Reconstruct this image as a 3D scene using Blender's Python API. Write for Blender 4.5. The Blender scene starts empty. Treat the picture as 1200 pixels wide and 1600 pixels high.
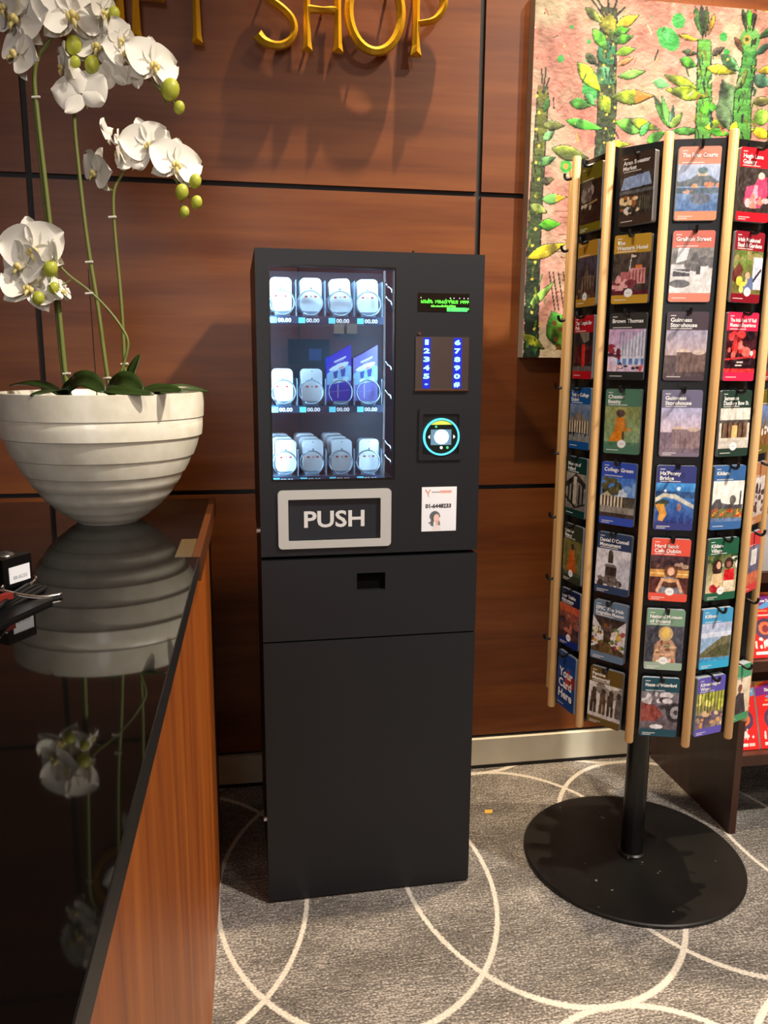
import bpy, bmesh, math, random
import numpy as np
from mathutils import Vector, Matrix

S = bpy.context.scene
COL = S.collection
PI = math.pi

# ------------------------------------------------------------------ camera
CAM = (0.0, -2.5198, 1.4)
F_PX, PITCH, ROLL, YAW = 1240.63, 0.1830, 0.0063, 0.1653
fw = Vector((math.sin(YAW)*math.cos(PITCH), math.cos(YAW)*math.cos(PITCH), -math.sin(PITCH)))
rt0 = Vector((math.cos(YAW), -math.sin(YAW), 0)); up0 = rt0.cross(fw)
rt = rt0*math.cos(ROLL) + up0*math.sin(ROLL); up = up0*math.cos(ROLL) - rt0*math.sin(ROLL)
cd = bpy.data.cameras.new('camera'); cam = bpy.data.objects.new('camera', cd); COL.objects.link(cam)
cd.sensor_fit = 'VERTICAL'; cd.sensor_height = 36; cd.lens = F_PX/1600*36; cd.clip_start = .02
cam.matrix_world = Matrix(((rt.x, up.x, -fw.x, CAM[0]), (rt.y, up.y, -fw.y, CAM[1]), (rt.z, up.z, -fw.z, CAM[2]), (0, 0, 0, 1)))
S.camera = cam

def at(px, py, Y):
    """world point at depth plane y = Y that the photograph shows at (px, py)"""
    v = fw + rt*((px-600)/F_PX) - up*((py-800)/F_PX)
    k = (Y-CAM[1])/v.y
    return Vector(CAM) + v*k

# ------------------------------------------------------------------ world, lights, exposure
W = bpy.data.worlds.new('world'); S.world = W; W.use_nodes = True
W.node_tree.nodes['Background'].inputs[0].default_value = (1, .86, .72, 1)
W.node_tree.nodes['Background'].inputs[1].default_value = .1
S.view_settings.view_transform = 'Standard'; S.view_settings.look = 'None'
S.view_settings.gamma = 1; S.view_settings.use_curve_mapping = False
S.view_settings.exposure = 0.0
S.cycles.use_denoising = True
S.cycles.max_bounces = 8; S.cycles.sample_clamp_indirect = 4
CEIL = 4.5

def spot(name, loc, target, power, col, angle=70, blend=.5, size=.04):
    l = bpy.data.lights.new(name, 'SPOT'); l.energy = power; l.color = col
    l.spot_size = math.radians(angle); l.spot_blend = blend; l.shadow_soft_size = size
    o = bpy.data.objects.new(name, l); COL.objects.link(o); o.location = loc
    o.rotation_euler = (Vector(target)-Vector(loc)).to_track_quat('-Z', 'Y').to_euler()
    return o

def area(name, loc, target, power, col, sx, sy):
    l = bpy.data.lights.new(name, 'AREA'); l.energy = power; l.color = col
    l.shape = 'RECTANGLE'; l.size = sx; l.size_y = sy
    o = bpy.data.objects.new(name, l); COL.objects.link(o); o.location = loc
    o.rotation_euler = (Vector(target)-Vector(loc)).to_track_quat('-Z', 'Y').to_euler()
    return o

WARM = (1, .77, .52); SOFT = (1, .90, .78)
spot('wall_washer', (.85, -.46, 4.4), (.95, -.18, 1.0), 820, WARM, 58, .7, .03)
spot('wall_washer', (2.1, -.50, 4.4), (1.8, -.20, .9), 480, WARM, 60, .7, .03)
spot('room_downlight', (2.3, -2.5, 4.4), (1.2, -1.2, .4), 1050, SOFT, 75, .7, .10)
spot('room_downlight', (2.3, -4.3, 4.4), (1.0, -.4, 1.2), 150, SOFT, 48, .8, .20)
spot('orchid_downlight', (1.5, -3.4, 4.4), (-.36, -.75, 1.45), 170, SOFT, 20, .9, .12)
spot('stand_downlight', (-1.7, -3.0, 4.4), (1.05, -.6, 1.2), 400, SOFT, 22, .9, .12)
area('lobby_fill', (-.75, -6.5, 2.3), (-.6, 0, 1.5), 50, (.88, .94, 1), 1.3, 1.8)  # added soft daylight fill behind the camera, its source unseen
spot('far_downlight', (-.6, -6.0, 4.4), (-.6, -6.5, 1.4), 1500, WARM, 80, .7, .10)
spot('far_downlight', (1.6, -5.8, 4.4), (1.6, -6.4, 1.4), 1300, WARM, 80, .7, .10)

# ------------------------------------------------------------------ materials
def lin(c):
    c = c/255.0
    return c/12.92 if c <= .04045 else ((c+.055)/1.055)**2.4
def rgb(r, g, b): return (lin(r), lin(g), lin(b), 1)
MATS = {}
def mat(name, col, rough=.5, metal=0, emit=None, estr=0, spec=.5, coat=0):
    if name in MATS: return MATS[name]
    m = bpy.data.materials.new(name); m.use_nodes = True
    b = m.node_tree.nodes['Principled BSDF']
    b.inputs['Base Color'].default_value = rgb(*col); b.inputs['Roughness'].default_value = rough
    b.inputs['Metallic'].default_value = metal; b.inputs['Specular IOR Level'].default_value = spec
    b.inputs['Coat Weight'].default_value = coat; b.inputs['Coat Roughness'].default_value = .08
    if emit:
        b.inputs['Emission Color'].default_value = rgb(*emit); b.inputs['Emission Strength'].default_value = estr
    MATS[name] = m
    return m
def nodes(m): return m.node_tree.nodes, m.node_tree.links, m.node_tree.nodes['Principled BSDF']
def ramp(N, stops):
    r = N.new('ShaderNodeValToRGB'); e = r.color_ramp.elements
    e[0].position, e[0].color = stops[0]; e[1].position, e[1].color = stops[-1]
    for p, c in stops[1:-1]:
        x = e.new(p); x.color = c
    return r
def speckle(name, c0, c1, scale, rough=.6, bump=0, detail=4, metal=0, spec=.5, stretch=(1, 1, 1), lo=.35, hi=.65, coat=0):
    m = mat(name, c0, rough, metal, spec=spec, coat=coat); N, L, b = nodes(m)
    tc = N.new('ShaderNodeTexCoord'); mp = N.new('ShaderNodeMapping'); mp.inputs['Scale'].default_value = stretch
    nz = N.new('ShaderNodeTexNoise'); nz.inputs['Scale'].default_value = scale; nz.inputs['Detail'].default_value = detail
    r = ramp(N, [(lo, rgb(*c0)), (hi, rgb(*c1))])
    L.new(tc.outputs['Object'], mp.inputs[0]); L.new(mp.outputs[0], nz.inputs['Vector']); L.new(nz.outputs['Fac'], r.inputs[0])
    L.new(r.outputs[0], b.inputs['Base Color'])
    if bump:
        bp = N.new('ShaderNodeBump'); bp.inputs['Strength'].default_value = bump; bp.inputs['Distance'].default_value = .002
        L.new(nz.outputs['Fac'], bp.inputs['Height']); L.new(bp.outputs[0], b.inputs['Normal'])
    return m
def wood(name, dark, mid, light, grain=(1.2, 1.2, 22), rough=.35, coat=.2, spec=.5):
    m = mat(name, mid, rough, spec=spec, coat=coat); N, L, b = nodes(m)
    tc = N.new('ShaderNodeTexCoord'); mp = N.new('ShaderNodeMapping'); mp.inputs['Scale'].default_value = grain
    oi = N.new('ShaderNodeObjectInfo'); ad = N.new('ShaderNodeVectorMath'); ad.operation = 'MULTIPLY_ADD'
    cv = N.new('ShaderNodeCombineXYZ')
    for i in range(3): L.new(oi.outputs['Random'], cv.inputs[i])
    L.new(cv.outputs[0], ad.inputs[0]); ad.inputs[1].default_value = (7, 9, 11); L.new(mp.outputs[0], ad.inputs[2])
    L.new(tc.outputs['Object'], mp.inputs[0])
    n1 = N.new('ShaderNodeTexNoise'); n1.inputs['Scale'].default_value = 1.6; n1.inputs['Detail'].default_value = 8; n1.inputs['Distortion'].default_value = .6
    n2 = N.new('ShaderNodeTexNoise'); n2.inputs['Scale'].default_value = 9; n2.inputs['Detail'].default_value = 3
    L.new(ad.outputs[0], n1.inputs['Vector']); L.new(ad.outputs[0], n2.inputs['Vector'])
    mx = N.new('ShaderNodeMath'); mx.operation = 'MULTIPLY_ADD'; mx.inputs[1].default_value = .3
    L.new(n2.outputs['Fac'], mx.inputs[0]); L.new(n1.outputs['Fac'], mx.inputs[2])
    r = ramp(N, [(.42, rgb(*dark)), (.62, rgb(*mid)), (.86, rgb(*light))])
    L.new(mx.outputs[0], r.inputs[0]); L.new(r.outputs[0], b.inputs['Base Color'])
    return m

wood('cherry_panel', (92, 46, 16), (108, 57, 22), (124, 71, 30), (.7, .7, 9), .40, .0, .4)
wood('counter_wood', (112, 50, 6), (138, 68, 10), (160, 88, 20), (9, 9, .8), .42, 0)
wood('dark_post', (28, 12, 6), (38, 18, 10), (48, 24, 14), (9, 9, .8), .4, .1)
wood('rack_wood', (48, 24, 15), (58, 30, 19), (68, 38, 24), (8, 8, .8), .42, .1)
wood('dowel_wood', (196, 150, 92), (214, 170, 110), (226, 186, 128), (14, 14, .6), .42, .1)
wood('far_wood', (96, 52, 26), (120, 68, 36), (140, 84, 46), (.7, .7, 8), .45, 0)
mat('joint_black', (8, 7, 7), .6)
speckle('marble', (192, 188, 168), (218, 214, 198), 5, .5, 0, 8, lo=.3, hi=.7)
mat('black_metal', (19, 22, 27), .46, 0, spec=.45)
mat('black_gap', (2, 2, 2), .9, spec=.1)
mat('black_paint', (14, 14, 15), .38, spec=.5)
speckle('base_black', (13, 12, 11), (26, 24, 20), 5, .42, 0, 6, lo=.4, hi=.75)
def dusty(m):
    N, L, b = nodes(m); src = b.inputs['Base Color'].links[0].from_socket
    tc = N.new('ShaderNodeTexCoord'); v = N.new('ShaderNodeTexNoise'); v.inputs['Scale'].default_value = 55; v.inputs['Detail'].default_value = 1
    L.new(tc.outputs['Object'], v.inputs['Vector']); r = ramp(N, [(.755, (0, 0, 0, 1)), (.78, (1, 1, 1, 1))]); L.new(v.outputs['Fac'], r.inputs[0])
    x = N.new('ShaderNodeMix'); x.data_type = 'RGBA'; L.new(r.outputs[0], x.inputs['Factor']); L.new(src, x.inputs['A']); x.inputs['B'].default_value = rgb(120, 114, 104)
    L.new(x.outputs['Result'], b.inputs['Base Color'])
dusty(MATS['base_black'])
mat('black_gloss', (10, 10, 11), .28)
mat('silver', (186, 188, 186), .4, .15)
mat('steel', (120, 116, 114), .3, .9)
mat('chrome', (210, 210, 212), .15, 1)
mat('white_plastic', (236, 238, 240), .35)
mat('grey_print', (110, 118, 122), .5)
mat('red_print', (190, 40, 40), .5)
mat('led', (255, 255, 255), .5, emit=(178, 220, 255), estr=85)
mat('liner', (62, 70, 82), .45, .1)
mat('shelf', (120, 140, 158), .4, .3)
mat('coil', (170, 192, 204), .25, .7)
mat('tag_strip', (44, 66, 92), .5)
mat('tag_cyan', (110, 225, 250), .5, emit=(110, 225, 250), estr=.5)
mat('tag_text', (240, 246, 250), .5, emit=(240, 246, 250), estr=.35)
mat('push_dark', (32, 37, 45), .3)
mat('push_text', (206, 208, 208), .4)
mat('screen_dark', (20, 22, 20), .12)
mat('lcd_green', (90, 255, 70), .5, emit=(90, 255, 60), estr=1.6)
mat('lcd_white', (230, 235, 230), .5, emit=(230, 235, 230), estr=.8)
mat('key_blue', (140, 215, 255), .5, emit=(110, 205, 255), estr=2.2)
mat('key_glow', (20, 30, 190), .4, emit=(30, 40, 230), estr=.22)
mat('ring_cyan', (70, 200, 235), .4, emit=(70, 200, 235), estr=1.6)
mat('lamp_white', (255, 255, 255), .4, emit=(250, 255, 250), estr=7)
mat('arc_yellow', (190, 200, 80), .4, emit=(190, 200, 80), estr=.5)
mat('icon_green', (60, 170, 110), .4, emit=(60, 170, 110), estr=.8)
mat('reader_face', (24, 34, 30), .15)
mat('reader_screen', (90, 125, 150), .2, emit=(90, 125, 150), estr=.5)
mat('gold', (234, 184, 46), .34, .5)
speckle('glaze', (218, 212, 192), (230, 226, 210), 30, .3, .12, 5, coat=.3)
mat('soil', (40, 28, 18), .9)
mat('stem_green', (108, 116, 52), .5)
mat('stake', (20, 18, 12), .6)
mat('clip', (225, 220, 205), .5)
speckle('leaf_green', (26, 42, 14), (38, 58, 20), 20, .38)
mat('bud_green', (176, 182, 62), .4)
mat('lip_yellow', (224, 206, 130), .5)
def petal_mat():
    m = mat('petal', (238, 234, 222), .55); b = m.node_tree.nodes['Principled BSDF']
    b.inputs['Subsurface Weight'].default_value = .15; b.inputs['Subsurface Radius'].default_value = (.02, .02, .015)
    b.inputs['Subsurface Scale'].default_value = .3
petal_mat()
mat('paper_white', (235, 234, 228), .6)
mat('page_edge', (150, 158, 166), .6)
mat('text_white', (244, 244, 240), .5)
mat('text_dark', (40, 40, 46), .5)
mat('sticker', (228, 230, 236), .4)
mat('canvas_side', (200, 190, 168), .8)
mat('scrap', (226, 178, 70), .6)
mat('red_cable', (120, 30, 20), .5)
mat('ceiling_white', (215, 205, 190), .8)
mat('side_wall', (150, 110, 78), .6)
mat('white_tile', (215, 215, 210), .5)
mat('tv_blue', (40, 80, 160), .3, emit=(50, 100, 220), estr=1.0)
mat('tv_black', (6, 6, 8), .2)
mat('stone_edge', (10, 10, 11), .45)
mat('fill_pane', (200, 215, 230), .2, emit=(205, 222, 240), estr=1.2)
mat('brass_edge', (88, 48, 22), .3, .2)
mat('pale_patch', (80, 66, 44), .25)
def stone():
    m = mat('black_stone', (9, 8, 7), .035, spec=.5); N, L, b = nodes(m)
    b.inputs['IOR'].default_value = 1.5
    return m
stone()
def glass():
    m = bpy.data.materials.new('window_glass'); m.use_nodes = True; N, L = m.node_tree.nodes, m.node_tree.links
    N.clear(); o = N.new('ShaderNodeOutputMaterial'); t = N.new('ShaderNodeBsdfTransparent'); g = N.new('ShaderNodeBsdfGlossy')
    g.inputs['Roughness'].default_value = .0; t.inputs[0].default_value = (.93, .97, .98, 1)
    f = N.new('ShaderNodeFresnel'); f.inputs[0].default_value = 1.85; x = N.new('ShaderNodeMixShader')
    L.new(f.outputs[0], x.inputs[0]); L.new(t.outputs[0], x.inputs[1]); L.new(g.outputs[0], x.inputs[2]); L.new(x.outputs[0], o.inputs[0])
    MATS['window_glass'] = m
    m = bpy.data.materials.new('clear_acrylic'); m.use_nodes = True; N, L = m.node_tree.nodes, m.node_tree.links
    N.clear(); o = N.new('ShaderNodeOutputMaterial'); t = N.new('ShaderNodeBsdfTransparent'); g = N.new('ShaderNodeBsdfDiffuse')
    g.inputs[0].default_value = rgb(190, 215, 235); x = N.new('ShaderNodeMixShader'); x.inputs[0].default_value = .35
    L.new(t.outputs[0], x.inputs[1]); L.new(g.outputs[0], x.inputs[2]); L.new(x.outputs[0], o.inputs[0])
    MATS['clear_acrylic'] = m
glass()
def print_mat(name, rough=.4, bump=0):
    m = mat(name, (255, 255, 255), rough); N, L, b = nodes(m)
    a = N.new('ShaderNodeVertexColor'); a.layer_name = 'Col'
    L.new(a.outputs['Color'], b.inputs['Base Color'])
    if bump:
        tc = N.new('ShaderNodeTexCoord'); nz = N.new('ShaderNodeTexNoise'); nz.inputs['Scale'].default_value = 60; nz.inputs['Detail'].default_value = 6
        bp = N.new('ShaderNodeBump'); bp.inputs['Strength'].default_value = bump; bp.inputs['Distance'].default_value = .004
        L.new(tc.outputs['Object'], nz.inputs['Vector']); L.new(nz.outputs['Fac'], bp.inputs['Height']); L.new(bp.outputs[0], b.inputs['Normal'])
    return m
print_mat('print', .35); print_mat('oil_paint', .5, .5)
def carpet():
    m = mat('carpet', (120, 112, 102), .95, spec=.15); N, L, b = nodes(m)
    tc = N.new('ShaderNodeTexCoord'); sx = N.new('ShaderNodeSeparateXYZ'); L.new(tc.outputs['Object'], sx.inputs[0])
    def M(op, a, bb=None, c=None):
        n = N.new('ShaderNodeMath'); n.operation = op
        for i, v in enumerate((a, bb, c)):
            if v is None: continue
            if isinstance(v, (int, float)): n.inputs[i].default_value = v
            else: L.new(v, n.inputs[i])
        return n.outputs[0]
    nzw = N.new('ShaderNodeTexNoise'); nzw.inputs['Scale'].default_value = 140; nzw.inputs['Detail'].default_value = 2
    L.new(tc.outputs['Object'], nzw.inputs['Vector'])
    wob = M('MULTIPLY_ADD', nzw.outputs['Fac'], .008, -.004)
    PXP, PYP, A_, B_ = .507, 1.04, .372, .52
    xm = M('SUBTRACT', M('FRACT', M('MULTIPLY_ADD', M('SUBTRACT', M('ADD', sx.outputs[0], wob), .252), 1/PXP, .5)), .5)
    ym = M('SUBTRACT', M('FRACT', M('MULTIPLY_ADD', M('SUBTRACT', M('ADD', sx.outputs[1], wob), -.568), 1/PYP, .5)), .5)
    yy = M('POWER', M('ABSOLUTE', M('MULTIPLY', ym, PYP/B_)), 2.0)
    best = None
    for k in (-1, 0, 1):
        q = M('POWER', M('ABSOLUTE', M('MULTIPLY', M('ADD', xm, k), PXP/A_)), 2.0)
        e = M('ABSOLUTE', M('SUBTRACT', M('SQRT', M('ADD', q, yy)), 1.0))
        best = e if best is None else M('MINIMUM', best, e)
    line = N.new('ShaderNodeMapRange'); line.inputs['From Min'].default_value = .020; line.inputs['From Max'].default_value = .012
    line.inputs['To Min'].default_value = 0; line.inputs['To Max'].default_value = 1
    L.new(best, line.inputs['Value'])
    def noise(scale, detail, st):
        mp = N.new('ShaderNodeMapping'); mp.inputs['Scale'].default_value = st; L.new(tc.outputs['Object'], mp.inputs[0])
        n = N.new('ShaderNodeTexNoise'); n.inputs['Scale'].default_value = scale; n.inputs['Detail'].default_value = detail
        L.new(mp.outputs[0], n.inputs['Vector']); return n.outputs['Fac']
    fine = noise(150, 3, (1, 1.7, 1)); streak = noise(26, 5, (1, 9, 1)); big = noise(3.0, 3, (1, 2.5, 1))
    v = M('ADD', M('ADD', M('MULTIPLY', fine, .85), M('MULTIPLY', streak, .5)), M('MULTIPLY', big, .35))
    r = ramp(N, [(.62, rgb(52, 50, 48)), (.86, rgb(102, 98, 94)), (1.05, rgb(160, 155, 149))])
    L.new(v, r.inputs[0])
    r2 = ramp(N, [(.3, rgb(160, 154, 144)), (.7, rgb(208, 202, 192))]); L.new(fine, r2.inputs[0])
    mx = N.new('ShaderNodeMix'); mx.data_type = 'RGBA'
    L.new(line.outputs[0], mx.inputs['Factor']); L.new(r.outputs[0], mx.inputs['A']); L.new(r2.outputs[0], mx.inputs['B'])
    L.new(mx.outputs['Result'], b.inputs['Base Color'])
    bp = N.new('ShaderNodeBump'); bp.inputs['Strength'].default_value = .6; bp.inputs['Distance'].default_value = .003
    L.new(fine, bp.inputs['Height']); L.new(bp.outputs[0], b.inputs['Normal'])
carpet()

# ------------------------------------------------------------------ mesh helpers
def link(name, me, m=None, parent=None, loc=None, rot=None):
    o = bpy.data.objects.new(name, me); COL.objects.link(o)
    if m and not me.materials: me.materials.append(MATS[m])
    if parent: o.parent = parent
    if loc is not None: o.location = loc
    if rot is not None: o.rotation_euler = rot
    return o
def obj(name, bm, m, parent=None, loc=None, rot=None, smooth=False, bevel=0, seg=2):
    if bevel:
        bmesh.ops.bevel(bm, geom=[e for e in bm.edges if e.calc_face_angle(0) > .6], offset=bevel, segments=seg, affect='EDGES', profile=.5)
    bmesh.ops.recalc_face_normals(bm, faces=bm.faces)
    me = bpy.data.meshes.new(name); bm.to_mesh(me); bm.free()
    if smooth:
        for p in me.polygons: p.use_smooth = True
        if smooth == 'auto': me.set_sharp_from_angle(angle=.6)
    return link(name, me, m, parent, loc, rot)
def thing(name, label, cat, loc=(0, 0, 0), rz=0, group=None):
    o = bpy.data.objects.new(name, None); COL.objects.link(o); o.location = loc; o.rotation_euler = (0, 0, rz)
    o.empty_display_size = .1
    return tag(o, label, cat, group)
def tag(o, label, cat, group=None):
    o['label'] = label; o['category'] = cat
    if group: o['group'] = group
    return o
def struct(o): o['kind'] = 'structure'; return o
def B(): return bmesh.new()
def box(bm, x0, x1, y0, y1, z0, z1):
    v = [bm.verts.new((x, y, z)) for x in (x0, x1) for y in (y0, y1) for z in (z0, z1)]
    for f in ((0, 1, 3, 2), (4, 6, 7, 5), (0, 4, 5, 1), (2, 3, 7, 6), (0, 2, 6, 4), (1, 5, 7, 3)): bm.faces.new([v[i] for i in f])
    return bm
def bx(*a): return box(B(), *a)
def prism_y(bm, pts, y0, y1):
    """polygon in x,z extruded along y"""
    a = [bm.verts.new((x, y0, z)) for x, z in pts]; b = [bm.verts.new((x, y1, z)) for x, z in pts]
    n = len(pts); bm.faces.new(a); bm.faces.new(b[::-1])
    for i in range(n): bm.faces.new((a[i], b[i], b[(i+1) % n], a[(i+1) % n]))
    return bm
def rrect(x0, x1, z0, z1, r, n=5):
    P = []
    for cx, cz, a in ((x1-r, z1-r, 0), (x0+r, z1-r, 90), (x0+r, z0+r, 180), (x1-r, z0+r, 270)):
        for i in range(n+1):
            t = math.radians(a+90*i/n); P.append((cx+r*math.cos(t), cz+r*math.sin(t)))
    return P
def ring_y(bm, outer, inner, y0, y1):
    n = len(outer)
    V = [[bm.verts.new((x, y, z)) for x, z in P] for P, y in ((outer, y0), (inner, y0), (outer, y1), (inner, y1))]
    for i in range(n):
        j = (i+1) % n
        bm.faces.new((V[0][i], V[0][j], V[1][j], V[1][i])); bm.faces.new((V[2][i], V[3][i], V[3][j], V[2][j]))
        bm.faces.new((V[0][i], V[2][i], V[2][j], V[0][j])); bm.faces.new((V[1][i], V[1][j], V[3][j], V[3][i]))
    return bm
def circ(cx, cz, r, n=32): return [(cx+r*math.cos(2*PI*i/n), cz+r*math.sin(2*PI*i/n)) for i in range(n)]
def lathe(bm, prof, n=64, cx=0, cy=0):
    R = []
    for r, z in prof:
        if r < 1e-5: R.append([bm.verts.new((cx, cy, z))]); continue
        R.append([bm.verts.new((cx+r*math.cos(2*PI*i/n), cy+r*math.sin(2*PI*i/n), z)) for i in range(n)])
    for a, b in zip(R, R[1:]):
        for i in range(n):
            j = (i+1) % n
            if len(a) == 1 and len(b) == 1: continue
            if len(a) == 1: bm.faces.new((a[0], b[i], b[j]))
            elif len(b) == 1: bm.faces.new((a[i], a[j], b[0]))
            else: bm.faces.new((a[i], a[j], b[j], b[i]))
    return bm
def tube(bm, pts, r, n=8):
    pts = [Vector(p) for p in pts]; rings = []; prev = None
    for i, p in enumerate(pts):
        d = (pts[min(i+1, len(pts)-1)]-pts[max(i-1, 0)]).normalized()
        u = d.orthogonal().normalized() if prev is None else (prev-d*prev.dot(d)).normalized()
        prev = u; w = d.cross(u); rr = r[i] if isinstance(r, (list, tuple)) else r
        rings.append([bm.verts.new(p+(u*math.cos(2*PI*k/n)+w*math.sin(2*PI*k/n))*rr) for k in range(n)])
    for a, b in zip(rings, rings[1:]):
        for k in range(n): bm.faces.new((a[k], a[(k+1) % n], b[(k+1) % n], b[k]))
    bm.faces.new(rings[0][::-1]); bm.faces.new(rings[-1])
    return bm
def smooth_path(P, n=6):
    P = [Vector(p) for p in P]; out = []
    for i in range(len(P)-1):
        a, b, c, d = P[max(i-1, 0)], P[i], P[i+1], P[min(i+2, len(P)-1)]
        for k in range(n):
            t = k/n
            out.append(.5*((2*b)+(c-a)*t+(2*a-5*b+4*c-d)*t*t+(3*b-a-3*c+d)*t**3))
    out.append(P[-1]); return out
def sphere(bm, c, r, sz=1, n=12):
    prof = [(r*math.sin(PI*i/8), c[2]-r*sz*math.cos(PI*i/8)) for i in range(9)]
    prof[0] = (0, prof[0][1]); prof[-1] = (0, prof[-1][1])
    return lathe(bm, prof, n, c[0], c[1])
def text_mesh(s, size, bold=.0, align='LEFT', depth=0, space=1):
    """letters in x,z facing -y"""
    c = bpy.data.curves.new('lettering', 'FONT'); c.body = s; c.size = size; c.offset = bold; c.align_x = align
    c.extrude = depth; c.space_line = space; c.resolution_u = 3
    o = bpy.data.objects.new('lettering', c)
    me0 = o.to_mesh(); me = me0.copy(); o.to_mesh_clear()
    bpy.data.objects.remove(o); bpy.data.curves.remove(c)
    me.transform(Matrix.Rotation(PI/2, 4, 'X')); me.materials.clear()
    return me
def fit_text(me, x0, x1, z0=None, z1=None, y=0):
    xs = [v.co.x for v in me.vertices]; zs = [v.co.z for v in me.vertices]
    a, b, c, d = min(xs), max(xs), min(zs), max(zs)
    sx = (x1-x0)/(b-a); sz = sx if z0 is None else (z1-z0)/(d-c)
    for v in me.vertices: v.co = (x0+(v.co.x-a)*sx, y+v.co.y, (0 if z0 is None else z0)+(v.co.z-c)*sz)
    return me

# ------------------------------------------------------------------ printed pictures: colour grids drawn in code
class Pic:
    def __init__(s, nx, ny):
        s.nx, s.ny = nx, ny; s.c = np.ones((ny, nx, 3))*.5
        s.U, s.V = np.meshgrid(np.linspace(0, 1, nx), np.linspace(0, 1, ny)); s.win = (0, 0, 1, 1)
    def region(s, x0, y0, x1, y1): s.win = (x0, y0, x1, y1); return s
    def xy(s):
        x0, y0, x1, y1 = s.win; x = (s.U-x0)/(x1-x0); y = (s.V-y0)/(y1-y0)
        return x, y, (x >= 0) & (x <= 1) & (y >= 0) & (y <= 1)
    def fill(s, m, c): s.c[m] = np.array(c)/255
    def draw(s, ops):
        x, y, ins = s.xy()
        for o in ops:
            k = o[0]
            if k == 'G':
                t = np.clip(y, 0, 1)[..., None]; g = (np.array(o[1])*(1-t)+np.array(o[2])*t)/255; s.c = np.where(ins[..., None], g, s.c)
            elif k == 'R': s.fill(ins & (x >= o[1]) & (x <= o[3]) & (y >= o[2]) & (y <= o[4]), o[5])
            elif k == 'E': s.fill(ins & (((x-o[1])/o[3])**2+((y-o[2])/o[4])**2 < 1), o[5])
            elif k == 'L':
                dx, dy = o[3]-o[1], o[4]-o[2]; t = np.clip(((x-o[1])*dx+(y-o[2])*dy)/(dx*dx+dy*dy+1e-9), 0, 1)
                s.fill(ins & (np.hypot(x-o[1]-t*dx, y-o[2]-t*dy) < o[5]/2), o[6])
            elif k == 'P':
                m = np.zeros_like(ins); pts = o[1]; n = len(pts)
                for i in range(n):
                    (xa, ya), (xb, yb) = pts[i], pts[(i+1) % n]
                    if ya == yb: continue
                    m ^= ((ya > y) != (yb > y)) & (x < (xb-xa)*(y-ya)/(yb-ya)+xa)
                s.fill(ins & m, o[2])
            elif k == 'C':
                m = ins & (x >= o[1]) & (x <= o[3]) & (y >= o[2]) & (y <= o[4]); t = (x-o[1])/(o[3]-o[1])*o[5]
                s.fill(m & (t-np.floor(t) < o[6]), o[7])
            elif k == 'S':
                rs = random.Random(o[2])
                for i in range(o[1]):
                    cx, cy = rs.uniform(o[3], o[5]), rs.uniform(o[4], o[6]); r = o[7]*rs.uniform(.5, 1.3); a = rs.uniform(.6, 1.6)
                    s.fill(ins & (((x-cx)/r/a)**2+((y-cy)/r*a)**2 < 1), rs.choice(o[8]))
            elif k == 'N':
                nz = vnoise(s.nx, s.ny, o[2], o[3]); s.c = np.where(ins[..., None], np.clip(s.c+(nz[..., None]-.5)*2*o[1]/255, 0, 1), s.c)
        return s
def vnoise(nx, ny, cells, seed, aspect=1.0):
    r = np.random.RandomState(seed); gx, gy = int(cells)+2, int(cells*aspect)+2; g = r.rand(gy, gx)
    X = np.linspace(0, gx-1.001, nx); Y = np.linspace(0, gy-1.001, ny); ix, iy = X.astype(int), Y.astype(int)
    fx, fy = X-ix, Y-iy; fx = fx*fx*(3-2*fx); fy = (fy*fy*(3-2*fy))[:, None]
    a, b = g[iy][:, ix], g[iy][:, ix+1]; c, d = g[iy+1][:, ix], g[iy+1][:, ix+1]
    return (a*(1-fx)+b*fx)*(1-fy)+(c*(1-fx)+d*fx)*fy
def pic_mesh(name, pic, x0, x1, z0, z1, y=0, corner=0, relief=None):
    nx, ny = pic.nx, pic.ny
    X = x0+pic.U*(x1-x0); Z = z0+pic.V*(z1-z0); Y = np.full_like(X, y)
    if relief is not None: Y = Y-relief
    if corner:                       # pull the outermost points in so that the corners are round
        r = corner
        for sx, cx in ((1, x1-r), (-1, x0+r)):
            for sz, cz in ((1, z1-r), (-1, z0+r)):
                dx, dz = (X-cx)*sx, (Z-cz)*sz; m = (dx > 0) & (dz > 0); h = np.hypot(dx, dz); f = np.where(m & (h > r), r/np.maximum(h, 1e-9), 1)
                X = np.where(m, cx+sx*dx*f, X); Z = np.where(m, cz+sz*dz*f, Z)
    me = bpy.data.meshes.new(name); V = np.stack([X, Y, Z], -1).reshape(-1, 3)
    idx = np.arange(nx*ny).reshape(ny, nx); q = np.stack([idx[:-1, :-1], idx[:-1, 1:], idx[1:, 1:], idx[1:, :-1]], -1).reshape(-1, 4)
    me.vertices.add(len(V)); me.vertices.foreach_set('co', V.ravel().astype(np.float32))
    me.loops.add(q.size); me.loops.foreach_set('vertex_index', q.ravel().astype(np.int32))
    me.polygons.add(len(q)); me.polygons.foreach_set('loop_start', (np.arange(len(q))*4).astype(np.int32))
    me.update(calc_edges=True); me.validate()
    c = np.clip(pic.c, 0, 1); l = np.where(c <= .04045, c/12.92, ((c+.055)/1.055)**2.4)
    at_ = me.color_attributes.new('Col', 'FLOAT_COLOR', 'POINT')
    at_.data.foreach_set('color', np.concatenate([l.reshape(-1, 3), np.ones((nx*ny, 1))], 1).ravel().astype(np.float32))
    return me

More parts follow.
